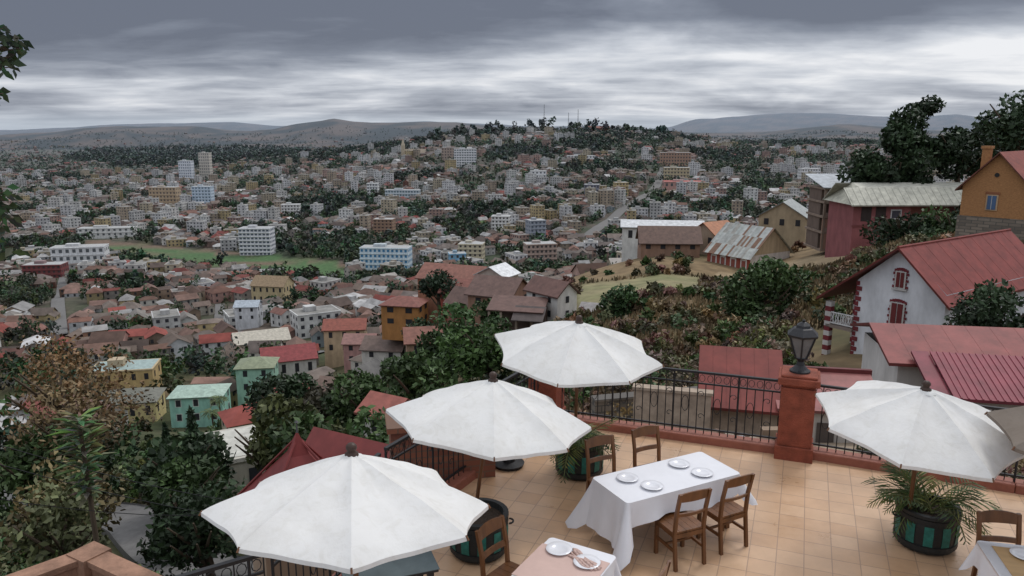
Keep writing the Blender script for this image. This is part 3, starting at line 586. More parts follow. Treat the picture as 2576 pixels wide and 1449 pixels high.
m_.box(Fr,-4.55,-2.4,-3.85,-3.6,-2.6,2.8,(.32,.2,.15)); m_.build('walls',[M_wall],g); m_=MB(); slab(m_,Fr,-5.2,11,-4.8,8.5,4.5,10.4,.15,(.40,.43,.46)); m_.build('roof',[M_roof],g)
for p in ((65,128,14),(60,139,8)): HERO_SPOTS.append(p)
g=empty('tan_brick_house'); cz=2.9; Fb=F(45.7,72,-3.2,-48)
m_=MB()
m_.poly([Fb.p(-2.9,0,0),Fb.p(2.9,0,0),Fb.p(2.9,0,cz),Fb.p(0,0,cz+3.1),Fb.p(-2.9,0,cz)]); m_.poly([Fb.p(-2.9,0,0),Fb.p(-2.9,10,0),Fb.p(-2.9,10,cz),Fb.p(-2.9,0,cz)]); m_.poly([Fb.p(2.9,0,0),Fb.p(2.9,10,0),Fb.p(2.9,10,cz),Fb.p(2.9,0,cz)])
m_.build('walls',[M_ochre],g)
m_=MB(); m_.box(Fb,-3.05,3.05,-.12,10,-5,-.02,(.2,.18,.15)); m_.build('stone_base',[M_stone],g)
m_=MB(); m_.box(Fb,-.75,.25,-.08,-.01,.65,2.15,(.46,.32,.2)); m_.box(Fb,-.62,.12,-.12,-.08,.75,2.05,(.07,.12,.22)); m_.box(Fb,-.28,-.23,-.14,-.12,.75,2.05,(.4,.4,.4)); m_.box(Fb,-.85,.35,-.09,-.01,2.16,2.4,(.25,.10,.05))
m_.tube(Fb.p(-.1,-.06,4.0),Fb.p(-.1,.02,4.0),.2,None,16,(.03,.03,.03)); m_.build('windows',[M_wall],g)
m_=MB()
for s in (-1,1):
    a=[Fb.p(0,-.5,cz+3.25),Fb.p(0,10,cz+3.25),Fb.p(s*3.4,10,cz-.4),Fb.p(s*3.4,-.5,cz-.4)]; lo=[(p[0],p[1],p[2]-.15) for p in a]
    m_.poly(a,(.25,.065,.045)); m_.poly(lo,(.12,.05,.035))
    for i in range(4): j=(i+1)%4; m_.poly([a[i],a[j],lo[j],lo[i]],(.14,.05,.035))
m_.build('roof',[M_roof],g); m_=MB(); m_.box(Fb,-1.9,-1.2,1.0,1.7,2.5,6.4); m_.box(Fb,-2.0,-1.1,.9,1.8,6.4,6.65); m_.build('chimney',[M_ochre],g); HERO_SPOTS.append((50,76,8))
g=empty('veranda_house'); m_=MB()
house(m_,F(5.4,101.5,-20.3,-50),6.2,3.6,3.9,1.5,(.64,.62,.6),(.16,.085,.07),fd=5,thick=.2,floors=2,ov=.4,ww=.6,sp=2.4); m_.build('upper_house',[M_wall,M_roof],g)
m_=MB(); Fv=F(-.1,99,-21.3,-14); slab(m_,Fv,-2.9,4.8,-2.2,3.0,1.8,4.2,.15,(.15,.085,.07)); slab(m_,Fv,.8,5.0,-3.4,2.1,-.8,3.5,.12,(.09,.07,.065)); m_.build('veranda_roof',[M_roof],g)
m_=MB()
for x in (-2.7,-1.1,1,3.0,4.3): m_.box(Fv,x,x+.3,-2,-1.7,-5,3.0,(.33,.26,.21))
m_.box(Fv,-1.3,4.6,0,1.7,-5,3,(.13,.09,.075)); m_.box(Fv,-2.75,4.7,-2.05,1.6,-.6,-.35,(.25,.2,.17)); m_.build('posts',[M_wall],g); HERO_SPOTS.append((4,101,7)); HERO_SPOTS.append((-1,99,5)); HERO_SPOTS.append((4,94,4)); HERO_SPOTS.append((5,88,3))
m_=MB(); Fr=F(-5.0,16.6,-3.85,28); c=(.19,.036,.033)
for a in range(4):
    r0=math.radians(90*a+45); r1=math.radians(90*a+135); q=1.85
    m_.poly([Fr.p(q*math.cos(r0),q*math.sin(r0),0),Fr.p(q*math.cos(r1),q*math.sin(r1),0),Fr.p(.3*math.cos(r1),.3*math.sin(r1),1.45),Fr.p(.3*math.cos(r0),.3*math.sin(r0),1.45)],c,0)
    m_.poly([Fr.p(.3*math.cos(r0),.3*math.sin(r0),1.45),Fr.p(.3*math.cos(r1),.3*math.sin(r1),1.45),Fr.p(0,0,2.0)],c,0); m_.tube(Fr.p(q*math.cos(r0),q*math.sin(r0),.02),Fr.p(0,0,1.85),.03,None,5,c)
m_.box(Fr,-1.05,1.05,-1.05,1.05,-8,-.05,(.40,.28,.2),1); m_.tube(Fr.p(0,0,1.95),Fr.p(0,0,2.2),.03,.015,6,(.1,.1,.1)); m_.lathe(F(*Fr.p(0,0,0)),[(.0,2.16),(.05,2.2),(.0,2.26)],8,(.1,.1,.1))
m_.build('red_turret',[M_roof,M_wall])
m_=MB(); Fr=F(-3.4,17.4,-9.7,-28); house(m_,Fr,3.2,2.8,5.9,1.3,(.4,.27,.2),(.20,.042,.038),fd=4,thick=.1,ov=.3,floors=1); m_.build('red_roofed_cottage',[M_wall,M_roof])
HERO_SPOTS+= [(-5,16.6,3),(-3.2,17.2,3),(9,27,4),(12,26,4),(19,27,6),(25,27,6),(6,20,5)]

# ---------------------------------------------------------------- terrace
TE=[(.6,12.55),(4.25,11.2),(5.4,10.62),(7.1,9.9),(10.5,8.5),(10.5,3),(-3.3,3),(-3.3,5.65),(-2.2,6.35),(-1.55,8.6)]
m_=MB(); m_.poly([(x,y,0) for x,y in TE][::-1]); m_.build('terrace_floor',[M_tile])
m_=MB()
for i in range(len(TE)):
    a=TE[i];b_=TE[(i+1)%len(TE)]; m_.poly([(a[0],a[1],-.006),(b_[0],b_[1],-.006),(b_[0],b_[1],-9),(a[0],a[1],-9)])
m_.build('terrace_retaining_wall',[M_terra])
def kerb(m_,p,q,w=.26,h=.13):
    L=math.hypot(q[0]-p[0],q[1]-p[1]); Fr=F(p[0],p[1],0,math.degrees(math.atan2(q[1]-p[1],q[0]-p[0]))); m_.box(Fr,-.0,L,-w/2,w/2,-.3,h)
m_=MB(); kerbs=[((.6,12.6),(4.25,11.25)),((4.6,11.1),(7.1,9.95)),((7.1,9.95),(10.5,8.55)),((-1.6,8.6),(.55,12.55)),((-2.25,6.4),(-1.6,8.6)),((-3.35,5.7),(-2.25,6.4))]
for i,k in enumerate(kerbs): kerb(m_,*k,h=.13+.002*(i%2))
ob=m_.build('terrace_kerb',[M_kerb]); bv=ob.modifiers.new('b','BEVEL'); bv.width=.02; bv.segments=2; bv.limit_method='ANGLE'
def railing(name,p,q,top=1.17):
    m_=MB(); L=math.hypot(q[0]-p[0],q[1]-p[1]); Fr=F(p[0],p[1],0,math.degrees(math.atan2(q[1]-p[1],q[0]-p[0])))
    m_.box(Fr,0,L,-.025,.025,top-.02,top+.015); m_.box(Fr,0,L,-.012,.012,top-.2,top-.175); m_.box(Fr,0,L,-.015,.015,.2,.225)
    n=max(2,round(L/.125))
    for i in range(n+1):
        x=L*i/n; big=i%8==0
        r=.016 if big else .008; m_.tube(Fr.p(x,0,.1),Fr.p(x,0,top-.02 if (big or i%2) else top-.19),r,None,6)
        if i<n:
            cx=x+L/n/2
            if i%4==1:
                pts=[Fr.p(cx+.055*math.cos(t),0,.62+.11*math.sin(t)*1.2) for t in [k*math.pi/6 for k in range(13)]]; m_.path(pts,.006,4)
            if i%4==3:
                for zc,sg in ((.42,1),(.8,-1)):
                    pts=[Fr.p(cx+(.06-.005*k)*math.cos(k*.6)*sg,0,zc+(.06-.005*k)*math.sin(k*.6)) for k in range(10)]; m_.path(pts,.006,4)
            pts=[Fr.p(cx+.045*math.cos(t),0,top-.1+.06*math.sin(t)) for t in [k*math.pi/4 for k in range(9)]]; m_.path(pts,.005,4)
    m_.build(name,[M_iron])
for a,b_ in (((.75,12.55),(4.2,11.27)),((4.65,11.08),(7.1,9.95)),((7.1,9.95),(10.4,8.58)),((-1.55,8.7),(.5,12.4)),((-2.25,6.45),(-1.6,8.55)),((-3.3,5.72),(-2.3,6.36))): railing('iron_railing',a,b_)
def pillar(x,y,h,w,rot=-21,name='terracotta_pillar'):
    m_=MB(); Fr=F(x,y,0,rot); k=w/2
    m_.box(Fr,-k-.03,k+.03,-k-.03,k+.03,-.3,.22); m_.box(Fr,-k,k,-k,k,.22,h-.2); m_.box(Fr,-k+.02,k-.02,-k+.02,k-.02,h-.2,h-.15); m_.box(Fr,-k-.05,k+.05,-k-.05,k+.05,h-.15,h-.04); m_.box(Fr,-k-.01,k+.01,-k-.01,k+.01,h-.04,h)
    ob=m_.build(name,[M_terra]); bv=ob.modifiers.new('b','BEVEL'); bv.width=.015; bv.segments=2; bv.limit_method='ANGLE'; return ob
pillar(4.42,11.15,1.36,.50); pillar(.6,12.55,1.15,.5)
simple=MB(); Fr=F(-.55,10.6,0,12); simple.box(Fr,-1.25,.25,-.3,.35,-3,.82); simple.box(Fr,-1.3,.3,-.36,.4,.82,.9); simple.build('brick_parapet',[M_brick])
g=empty('lantern',(4.42,11.15,1.36)); g.scale=(.9,.9,.82); Fr=F(0,0,0,10); m_=MB()
m_.lathe(Fr,[(0,0),(.17,0),(.17,.03),(.13,.06),(.07,.13),(.055,.2),(.07,.24),(.10,.27),(.0,.27)],16)
n=6
for i in range(n):
    a=2*math.pi*i/n; b2=2*math.pi*(i+1)/n
    m_.tube(Fr.p(.10*math.cos(a),.10*math.sin(a),.26),Fr.p(.235*math.cos(a),.235*math.sin(a),.70),.014,None,6)
    m_.tube(Fr.p(.235*math.cos(a),.235*math.sin(a),.70),Fr.p(.235*math.cos(b2),.235*math.sin(b2),.70),.02,None,6)
m_.lathe(Fr,[(.265,.69),(.28,.73),(.17,.84),(.13,.86),(.12,.9),(.05,.95),(.02,.96),(.03,.985),(0,1.02)],6); m_.build('frame',[M_metal],g)
m_=MB(); m_.lathe(Fr,[(.09,.27),(.222,.69),(0,.69)],6); m_.build('glass',[M_glass],g)

def umbrella(x,y,zr,Rr,rise,tx,ty,rot,mt=M_canvas,base=None,name='patio_umbrella'):
    g=empty(name,(x,y,0)); m_=MB(); nr,na=16,12; n=8
    T=Matrix.Rotation(math.radians(tx),3,'X')@Matrix.Rotation(math.radians(ty),3,'Y')
    sag=[R.uniform(.03,.08) for _ in range(n)]; tip=[R.uniform(-.06,.05) for _ in range(n)]; sc=[R.uniform(.96,1.04) for _ in range(n)]
    def P(s,i,k):
        th=(i+k/na)*2*math.pi/n+math.radians(rot); u=k/na; c=abs(u-.5)*2
        chord=math.cos(math.pi/n)/math.cos((u-.5)*2*math.pi/n); inn=1-.065*(1-c*c)*s**3
        r=Rr*s*chord*inn*lerp(sc[i%n],sc[(i+1)%n],u)
        z=rise*(1-s)**.92 - sag[i%n]*(1-c*c)*math.sin(math.pi*min(1,s*.8)) + lerp(tip[i%n],tip[(i+1)%n],u)*s*s - .05*s**3
        z+=.014*noise.noise(Vector((math.cos(th)*s*5,math.sin(th)*s*5,x)))+ .007*math.sin(th*23+x)*s*(1-s)*(1+math.sin(th*5))
        v=T@Vector((r*math.cos(th),r*math.sin(th),z)); return (v.x,v.y,v.z+zr)
    V={}
    for j in range(nr+1):
        for i in range(n):
            for k in range(na): V[(j,i*na+k)]=len(m_.v); m_.v.append(P(j/nr if j else .02,i,k))
    A=n*na
    for j in range(nr):
        for a in range(A):
            m_.f.append((V[(j,a)],V[(j,(a+1)%A)],V[(j+1,(a+1)%A)],V[(j+1,a)])); m_.c.append((1,1,1)); m_.m.append(0)
    for a in range(A):
        p=m_.v[V[(nr,a)]];q=m_.v[V[(nr,(a+1)%A)]]; m_.poly([p,q,(q[0]*.997,q[1]*.997,q[2]-.04),(p[0]*.997,p[1]*.997,p[2]-.04)])
    ob=m_.build('canopy',[mt],g,smooth=True)
    es=ob.modifiers.new('es','EDGE_SPLIT'); es.split_angle=math.radians(16)
    m_=MB()
    for i in range(n):
        p=P(.03,i,0);q=P(.99,i,0); m_.tube((p[0],p[1],p[2]-.02),(q[0],q[1],q[2]-.02),.012,None,5)
        h=P(.5,i,0); m_.tube((0,0,zr-.25),(h[0],h[1],h[2]-.02),.01,None,5)
        q2=P(1.0,i,0); m_.tube((q[0],q[1],q[2]),(q2[0]*1.01,q2[1]*1.01,q2[2]-.03),.009,None,5)
    m_.build('ribs',[M_wood],g)
    ap=T@Vector((0,0,rise)); bx,by=(base if base else (x,y)); m_=MB(); m_.tube((bx-x,by-y,.02),(ap.x,ap.y,zr+ap.z),.024,None,10); m_.build('pole',[M_wood],g)
    m_=MB(); Fz=F(ap.x,ap.y,zr+ap.z); m_.lathe(Fz,[(.0,-.03),(.062,-.03),(.058,-.005),(.036,.005),(.038,.02),(.048,.04),(.046,.062),(.028,.082),(0,.088)],14,m=0); m_.build('finial',[M_fin],g,smooth=True)
    m_=MB(); m_.lathe(Fz,[(0.03,-.01),(.095,-.04),(.115,-.058)],8); m_.build('cap',[mt],g)
    return g
umbrella(-1.38,6.0,1.86,1.19,.44,-9,1,12)
umbrella(-.26,8.5,1.70,1.20,.43,-3,5,4,base=(-.5,8.55))
umbrella(.92,10.5,1.93,1.25,.40,3,5,30)
umbrella(4.80,8.45,1.64,1.17,.42,6,2,10,base=(4.83,8.5))
umbrella(6.2,7.2,1.95,1.2,.45,0,0,5,mt=M_canvas2)

def chair(x,y,face):
    g=empty('wooden_chair',(x,y,0)); g.rotation_euler=(0,0,math.radians(face-90)); m_=MB()
    L=F(0,0,0)
    for sx in (-1,1):
        m_.box(L,sx*.19-.02,sx*.19+.02,.16,.2,0,.44)
        for (ya,za,yb,zb) in ((-.24,0,-.19,.44),(-.19,.44,-.21,.7),(-.21,.7,-.27,.97)):
            k=len(m_.v)
            for yy,zz_ in ((ya,za),(yb,zb)):
                for dx,dy in ((-.019,-.019),(.019,-.019),(.019,.019),(-.019,.019)): m_.v.append((sx*.2+dx,yy+dy,zz_))
            for f in ((0,1,5,4),(1,2,6,5),(2,3,7,6),(3,0,4,7),(4,5,6,7),(3,2,1,0)): m_.f.append(tuple(k+i for i in f)); m_.c.append((1,1,1)); m_.m.append(0)
        m_.box(L,sx*.19-.011,sx*.19+.011,-.2,.17,.2,.235); m_.box(L,sx*.19-.013,sx*.19+.013,-.18,.17,.38,.438)
    m_.box(L,-.19,.19,.165,.19,.38,.435); m_.box(L,-.19,.19,-.205,-.18,.38,.435); m_.box(L,-.18,.18,-.01,.015,.205,.23)
    m_.build('frame',[M_wood],g)
    m_=MB()
    for i in range(5): a=-.225+.09*i; m_.box(L,a+.002,a+.088,-.2,.225,.442,.465)
    m_.build('seat',[M_wood],g)
    m_=MB()
    for z0,z1,yb in ((.86,.97,-.255),(.66,.71,-.215)):
        for i in range(8):
            a0=-.18+.36*i/8;a1=-.18+.36*(i+1)/8; c0=.02*(1-(a0/.18)**2);c1=.02*(1-(a1/.18)**2)
            e0=.02*(1-(a0/.18)**2) if z0>.8 else 0; e1=.02*(1-(a1/.18)**2) if z0>.8 else 0
            f=[(a0,yb-c0,z0),(a1,yb-c1,z0),(a1,yb-c1-.02,z1+e1),(a0,yb-c0-.02,z1+e0)]; bk=[(p[0],p[1]+.02,p[2]) for p in f]
            m_.poly(f); m_.poly(bk[::-1]); m_.poly([f[3],f[2],bk[2],bk[3]]); m_.poly([f[0],f[1],bk[1],bk[0]])
    m_.build('backrest',[M_wood],g)
chair(2.58,8.58,117); chair(1.98,8.22,113); chair(1.95,9.62,-65); chair(1.28,9.28,-65); chair(-.02,7.1,-38); chair(1.17,6.52,150); chair(5.2,7.22,-97)

def cloth(m_,L,Wd,z,drop,flare=.25,mt=0,npl=26):
    per=[]; r=.05; hx,hy=L/2-r,Wd/2-r
    def seg(n,f):
        for i in range(n): per.append(f(i/n))
    seg(20,lambda t:((lerp(-hx,hx,t),-hy-r),(0,-1))); seg(6,lambda t:((hx+r*math.sin(t*math.pi/2),-hy-r*math.cos(t*math.pi/2)),(math.sin(t*math.pi/2),-math.cos(t*math.pi/2))))
    seg(12,lambda t:((hx+r,lerp(-hy,hy,t)),(1,0))); seg(6,lambda t:((hx+r*math.cos(t*math.pi/2),hy+r*math.sin(t*math.pi/2)),(math.cos(t*math.pi/2),math.sin(t*math.pi/2))))
    seg(20,lambda t:((lerp(hx,-hx,t),hy+r),(0,1))); seg(6,lambda t:((-hx-r*math.sin(t*math.pi/2),hy+r*math.cos(t*math.pi/2)),(-math.sin(t*math.pi/2),math.cos(t*math.pi/2))))
    seg(12,lambda t:((-hx-r,lerp(hy,-hy,t)),(-1,0))); seg(6,lambda t:((-hx-r*math.cos(t*math.pi/2),-hy-r*math.sin(t*math.pi/2)),(-math.cos(t*math.pi/2),-math.sin(t*math.pi/2))))
    n=len(per); rows=10; base=len(m_.v); ph=R.uniform(0,6)
    for j in range(rows+1):
        s=j/rows
        for i,((px,py),(nx,ny)) in enumerate(per):
            corner=abs(nx*ny)*2; d=drop(px,py,nx,ny)+corner*.15
            wv=math.sin(i*2*math.pi/n*9+ph)*.5+math.sin(i*2*math.pi/n*17+ph*2)*.35+noise.noise(Vector((i*.35,ph,s)))*.5
            out=(flare*d*(.35+.9*corner)*s**1.1+wv*.05*s**1.2*(1 if d>.2 else .4))
            m_.v.append((px+nx*out+(-ny)*wv*.01*s,py+ny*out+nx*wv*.01*s,z-d*s*(1-.08*wv*.3)+(-.006 if j else 0)))
    for j in range(rows):
        for i in range(n): k=(i+1)%n; m_.f.append((base+j*n+i,base+j*n+k,base+(j+1)*n+k,base+(j+1)*n+i)); m_.c.append((1,1,1)); m_.m.append(mt)
    m_.f.append(tuple(base+i for i in range(n))); m_.c.append((1,1,1)); m_.m.append(mt)
def plate(m_,x,y,z,r=.135):
    m_.lathe(F(x,y,z),[(0,.006),(.07*r/.135,.006),(.08*r/.135,.012),(r,.026),(r+.002,.022),(.08,.002),(0,.0)],28)
def table(name,x,y,rot,L,Wd,clothmats,drop,plates,flare=.25,under=True):
    g=empty(name,(x,y,0)); g.rotation_euler=(0,0,math.radians(rot)); m_=MB(); Z=F(0,0,0)
    m_.box(Z,-L/2+.02,L/2-.02,-Wd/2+.02,Wd/2-.02,.715,.745)
    for sx in (-1,1):
        for sy in (-1,1): m_.box(Z,sx*(L/2-.1)-.03,sx*(L/2-.1)+.03,sy*(Wd/2-.08)-.03,sy*(Wd/2-.08)+.03,0,.714)
        m_.box(Z,sx*(L/2-.1)-.02,sx*(L/2-.1)+.02,-Wd/2+.1,Wd/2-.1,.62,.713)
    for sy in (-1,1): m_.box(Z,-L/2+.13,L/2-.13,sy*(Wd/2-.08)-.015,sy*(Wd/2-.08)+.015,.6,.712)
    m_.build('table_frame',[M_wood],g)
    if clothmats: m_=MB(); cloth(m_,L+.02,Wd+.02,.756,drop,flare); c=m_.build('tablecloth',clothmats,g,smooth=True); c.modifiers.new('es','EDGE_SPLIT').split_angle=math.radians(50)
    m_=MB()
    for px,py in plates: plate(m_,px,py,.760)
    m_.build('plates',[M_china],g,smooth=True); return g
table('dining_table',1.94,8.83,27,1.72,.74,[M_white],lambda x,y,nx,ny:.28+.26*max(0,-nx)+.04*math.sin(x*5),[(-.5,.14),(-.36,-.17),(.33,.17),(.42,-.17)],.45)
g=table('small_dining_table',.48,6.73,-30,.74,1.02,[M_white],lambda x,y,nx,ny:.26,[(-.18,.32),(.17,.24)],.3)
m_=MB()
for i in range(16):
    for j in range(16):
        f=lambda i,j:(-.39+.76*i/16,-.3+.66*j/16,.7625+.004*noise.noise(Vector((i*.4,j*.4,0))))
        m_.poly([f(i,j),f(i+1,j),f(i+1,j+1),f(i,j+1)])
for k in range(6):
    pts=[(-.06+.045*t+.03*math.sin(k),.40-.02*t-.022*k+.012*math.sin(t+k),.770+.006*math.sin(t*1.3+k)) for t in range(9)]; m_.path(pts,[.012+.006*math.sin(t*.8+k) for t in range(9)],8)
m_.build('pink_table_runner',[M_pinkc],g,smooth=True)
g=table('wooden_dining_table',5.45,6.72,-14,1.3,.8,None,None,[(-.3,.2),(-.2,-.2),(.3,.1)])
m_=MB(); cloth(m_,1.36,.86,.757,lambda x,y,nx,ny:.26,.25); m_.build('tablecloth',[M_white],g,smooth=True)
m_=MB(); m_.box(F(0,0,0),-.56,.6,-.33,.34,.758,.7605); m_.build('place_runner',[M_dwood],g)
m_=MB(); Z=F(-1.25,6.9,0,20); m_.box(Z,-.45,.45,-.3,.3,.72,.75)
for sx in (-.38,.38):
    for sy in (-.24,.24): m_.box(Z,sx-.03,sx+.03,sy-.03,sy+.03,0,.72)
m_.box(Z,-.46,.46,-.31,.31,.75,.757,m=1); m_.build('side_table',[M_iron,mat('grey_blue_top',(.10,.13,.14),ns=3)])

def pot(x,y,plant,r=.34,h=.5):
    g=empty('planter_pot' if not plant else 'potted_palm',(x,y,0)); Z=F(0,0,0); m_=MB()
    def rad(z): return r*(.86+.17*math.sin(math.pi*min(1,(z/h)*.62+.15)))
    m_.lathe(Z,[(0,.03),(rad(.03),.03)]+[(rad(h*i/8),h*i/8) for i in range(1,9)]+[(rad(h)+.03,h-.02),(rad(h)+.03,h+.02),(rad(h)-.03,h+.02),(rad(h)-.05,h-.06)],32)
    for zz_ in (.1,h*.88): m_.lathe(Z,[(rad(zz_)+.001,zz_-.03),(rad(zz_)+.018,zz_-.028),(rad(zz_)+.018,zz_+.028),(rad(zz_)+.001,zz_+.03)],32)
    for i in range(3): a=i*2.1; m_.box(F(math.cos(a)*r*.6,math.sin(a)*r*.6,0,math.degrees(a)),-.05,.05,-.04,.04,0,.06)
    for s in (-1,1):
        pts=[(s*(rad(h*.75)+.02+.05*math.sin(k*math.pi/6)),.06*math.cos(k*math.pi/6),h*.8) for k in range(7)]; m_.path(pts,.012,5)
    m_.build('barrel',[M_pot],g,smooth=False)
    m_=MB()
    for i in range(11):
        a0=2*math.pi*(i+.25)/11;a1=2*math.pi*(i+.75)/11
        za,zb=.14,h*.88-.05
        z=[lerp(za,zb,k/6) for k in range(7)]
        for k in range(6):
            q=[]
            for a,zq in ((a0,z[k]),(a1,z[k]),(a1,z[k+1]),(a0,z[k+1])): rr=rad(zq)+.008; q.append((rr*math.cos(a),rr*math.sin(a),zq))
            m_.poly(q)
    m_.build('stripes',[M_teal],g)
    m_=MB(); m_.lathe(Z,[(0,h-.07),(rad(h)-.045,h-.05)],20); m_.build('soil',[M_soil],g)
    if plant:
        m_=MB()
        for i in range(plant): frond(m_,(R.uniform(-.08,.08),R.uniform(-.08,.08),h-.05),R.uniform(0,6.28),R.uniform(.5,.85),R.uniform(.4,.85),R.uniform(.3,.75),R.choice(((.08,.13,.03),(.15,.16,.04),(.05,.09,.025))),.2,15,lw=.006)
        m_.build('fronds',[M_leaf],g)
pot(5.08,8.52,30); pot(-.40,8.35,0); pot(1.0,10.5,28)
m_=MB(); m_.lathe(F(-.05,10.75,0),[(0,0),(.22,0),(.24,.05),(.1,.08),(.05,.3),(0,.3)],20); m_.build('umbrella_base',[M_iron])
m_=MB(); m_.lathe(F(-1.35,8.3,0),[(0,0),(.14,0),(.19,.25),(.21,.26),(.19,.28),(0,.24)],20); m_.build('terracotta_pot',[mat('red_pot',(.3,.03,.02),ns=5)])

m_=MB()
for a,b_ in (((-7.0,11.4),(-4.4,9.9)),((-7.05,11.4),(-8.5,9.9))):
    L=math.hypot(b_[0]-a[0],b_[1]-a[1]); Fr=F(a[0],a[1],0,math.degrees(math.atan2(b_[1]-a[1],b_[0]-a[0]))); m_.box(Fr,0,L,-.12,.12,-8,-1.95); m_.box(Fr,.15,L+.05,-.18,.18,-1.95,-1.85); m_.box(Fr,.1,L,-.14,.14,-2.35,-2.28)
Fr=F(-7.0,11.4,0,-30); m_.box(Fr,-.24,.24,-.24,.24,-8,-1.83)
m_.build('terracotta_parapet',[mat('faded_terracotta',(.32,.18,.12),ns=3,amp=(.5,1.15),bump=.5,bs=30)])
simplebox_wall('stepped_garden_wall',-8.2,12.8,-5.4,11.2,-9,-3.1,.2,M_stone)
m_=MB(); Fr=F(-5.8,8.6,-3.4,-28); slab(m_,Fr,-2.4,1.2,-1,0,.9,.35,.08,(.28,.17,.12)); m_.box(Fr,-2.2,1,-.8,.8,-4,-.05,(.2,.15,.12),1); m_.build('garden_shed',[M_roof,M_wall])

# ---------------------------------------------------------------- near vegetation
g1=(.040,.068,.022); dk=(.024,.042,.018); ol=(.075,.085,.03); br=(.17,.10,.045)
T=[
(24.6,38,-10.5,8.2,2.6,3800,.16,dk),(22.9,67,-14.5,7.8,3.6,4200,.26,g1),(11.8,79,-17.5,6.2,2.9,2600,.25,(.03,.06,.02)),
(-15,150,None,13,4.4,1800,.45,(.022,.038,.02)),(70,136,-9,16.5,5.5,4200,.5,dk),(63.5,133,-9,11,5,2500,.5,dk),(67,134,-9,12,6.5,3400,.5,dk),(77,133,-8,14,5.5,3000,.5,dk),(74,140,-8,19,3.0,1500,.4,dk),(68,104,-5,15,6.0,4600,.42,dk),
(52,100,-11,5.5,4.5,3000,.35,dk),(57,97,-10.5,6,4.5,3000,.35,g1),(61,99,-10,6,4.5,2600,.35,dk),(47.5,92,-12,4.0,3.5,2200,.3,ol),(51,92,-11.5,4.5,4,2200,.3,dk),(42,84,-12,3.0,2.6,1800,.28,g1),(38,70,-11.5,3.4,2.6,1800,.26,g1),(33,60,-11,3,2.4,1500,.24,dk),
(-27.6,88,None,9.5,5.0,3800,.38,dk),(-20,76,None,7.5,4.8,3600,.34,(.045,.04,.025)),(-14,70,None,8,4.0,3000,.33,g1),(-21,100,None,6.5,4.5,3000,.4,g1),
(-31,45,None,6.5,3.5,3000,.26,g1),(-37,58,None,6.5,4.2,3200,.34,dk),(-15,45,None,8,3.5,2800,.28,ol),(-10,40,None,7,3.2,2600,.26,g1),(-8,62,None,8,4,2600,.33,g1),
(-2.5,70,None,8,4,2600,.33,(.05,.09,.025)),(-5,85,None,8,4.5,2600,.38,(.04,.075,.025)),(-9,95,None,8,4.2,2400,.38,g1),(14,60,-16,4,2.6,2000,.26,ol),(17.5,58,-16,3.5,2.8,2000,.26,(.06,.035,.03)),(20,50,-14.5,3,1.8,1500,.2,g1),
(-17,36,None,6,2.8,2600,.22,g1),(-13,29,None,5,2.6,2400,.18,dk),(-20,43,None,6.5,3.0,2400,.28,dk),(-7,28,None,5.5,2.4,2200,.18,g1),(-26,58,None,6,3.4,2400,.3,(.05,.075,.03)),
(-17,140,None,7,4,1500,.4,dk),(-10,138,None,6,3.6,1400,.4,g1),(-3,118,None,5,3.0,1500,.36,g1),(-44,112,None,5.5,3.6,1500,.4,g1)]
for t in T: tree('broadleaf_tree',t[0],t[1],terr(t[0],t[1]) if t[2] is None else t[2],t[3],t[4],t[5],t[6],t[7])
for (x,y,h,r,c,n) in ((-32,52,14.5,5.2,br,1900),(-34.5,58,12.5,4.6,(.12,.085,.045),1700),(-30,48,10.5,3.6,(.14,.10,.05),1200),(-21,33,6,2.8,(.14,.11,.05),1500),(-19.5,30,5,2.4,(.10,.11,.05),1500)):
    tree('brown_leaved_tree',x,y,terr(x,y),h,r,n,.2,c,flat=.9)
for (x,y,h,r,n,s) in ((-21.5,48,8.5,1.8,1900,.25),(-23.8,49,7.5,1.5,1500,.25),(-55,165,9,1.3,600,.4),(-53,167,8,1.2,600,.4),(-12,33,4.0,.8,700,.15)):
    conifer('conifer_tree',x,y,terr(x,y),h,r,n,s)
for (x,y,h) in ((-61.5,151,7.5),(-50,140,6),(-57,136,5)):   # slender palms beside the turquoise house
    m_=MB(); zb=terr(x,y); m_.path([(x,y,zb-2),(x+.2,y,zb+h*.5),(x,y,zb+h)],[.22,.17,.14],7,m=1)
    for i in range(16): frond(m_,(x,y,zb+h),i*.81,R.uniform(2.0,2.8),R.uniform(.5,2.0),R.uniform(1.2,2.6),R.choice(((.07,.10,.035),(.09,.12,.04))),.17,12,lw=.03)
    m_.build('palm_tree',[M_leaf,M_bark])
sh=MB()
def shrub(x,y,r,col,n,size): crown(sh,(x,y,terr(x,y)+r*.55),(r,r,r*.8),n,size,col,6,.5)
cnt=0
for _ in range(6500):
    y=13*(155/13)**R.random(); t=R.uniform(-.8,.8); x=t*y
    if blocked(x,y,-.5): continue
    if y<15 and -4<x<11: continue
    if near_road(x,y) and y<70 and R.random()<.97: continue
    if yardsoft(x,y) and R.random()<.97: continue
    if .29<t<.45 and 95<y<135 and R.random()<.8: continue
    if 1<x<9 and 14<y<28: continue
    dens=(.85 if y<80 else .45) if t<.02 else (.5 if y>30 else .25)
    if t>.3 and y>90: dens=.3
    if R.random()>dens: continue
    r=R.uniform(.5,1.4)*(1 if y<50 else 1.3)
    if t>.02: col=R.choice((ol,g1,(.13,.085,.05),(.17,.125,.07),(.15,.11,.065),(.11,.085,.05),(.05,.07,.025),(.20,.15,.09),(.09,.055,.035))); r*=.85
    else: col=R.choice((ol,g1,dk,(.05,.085,.03),g1,(.08,.085,.04),dk))
    shrub(x,y,r,tuple(v*R.uniform(.8,1.3) for v in col),int(90 if y>60 else 150),max(.09,y*.0040)); cnt+=1
sh.build('hillside_shrubs',[M_leaf])
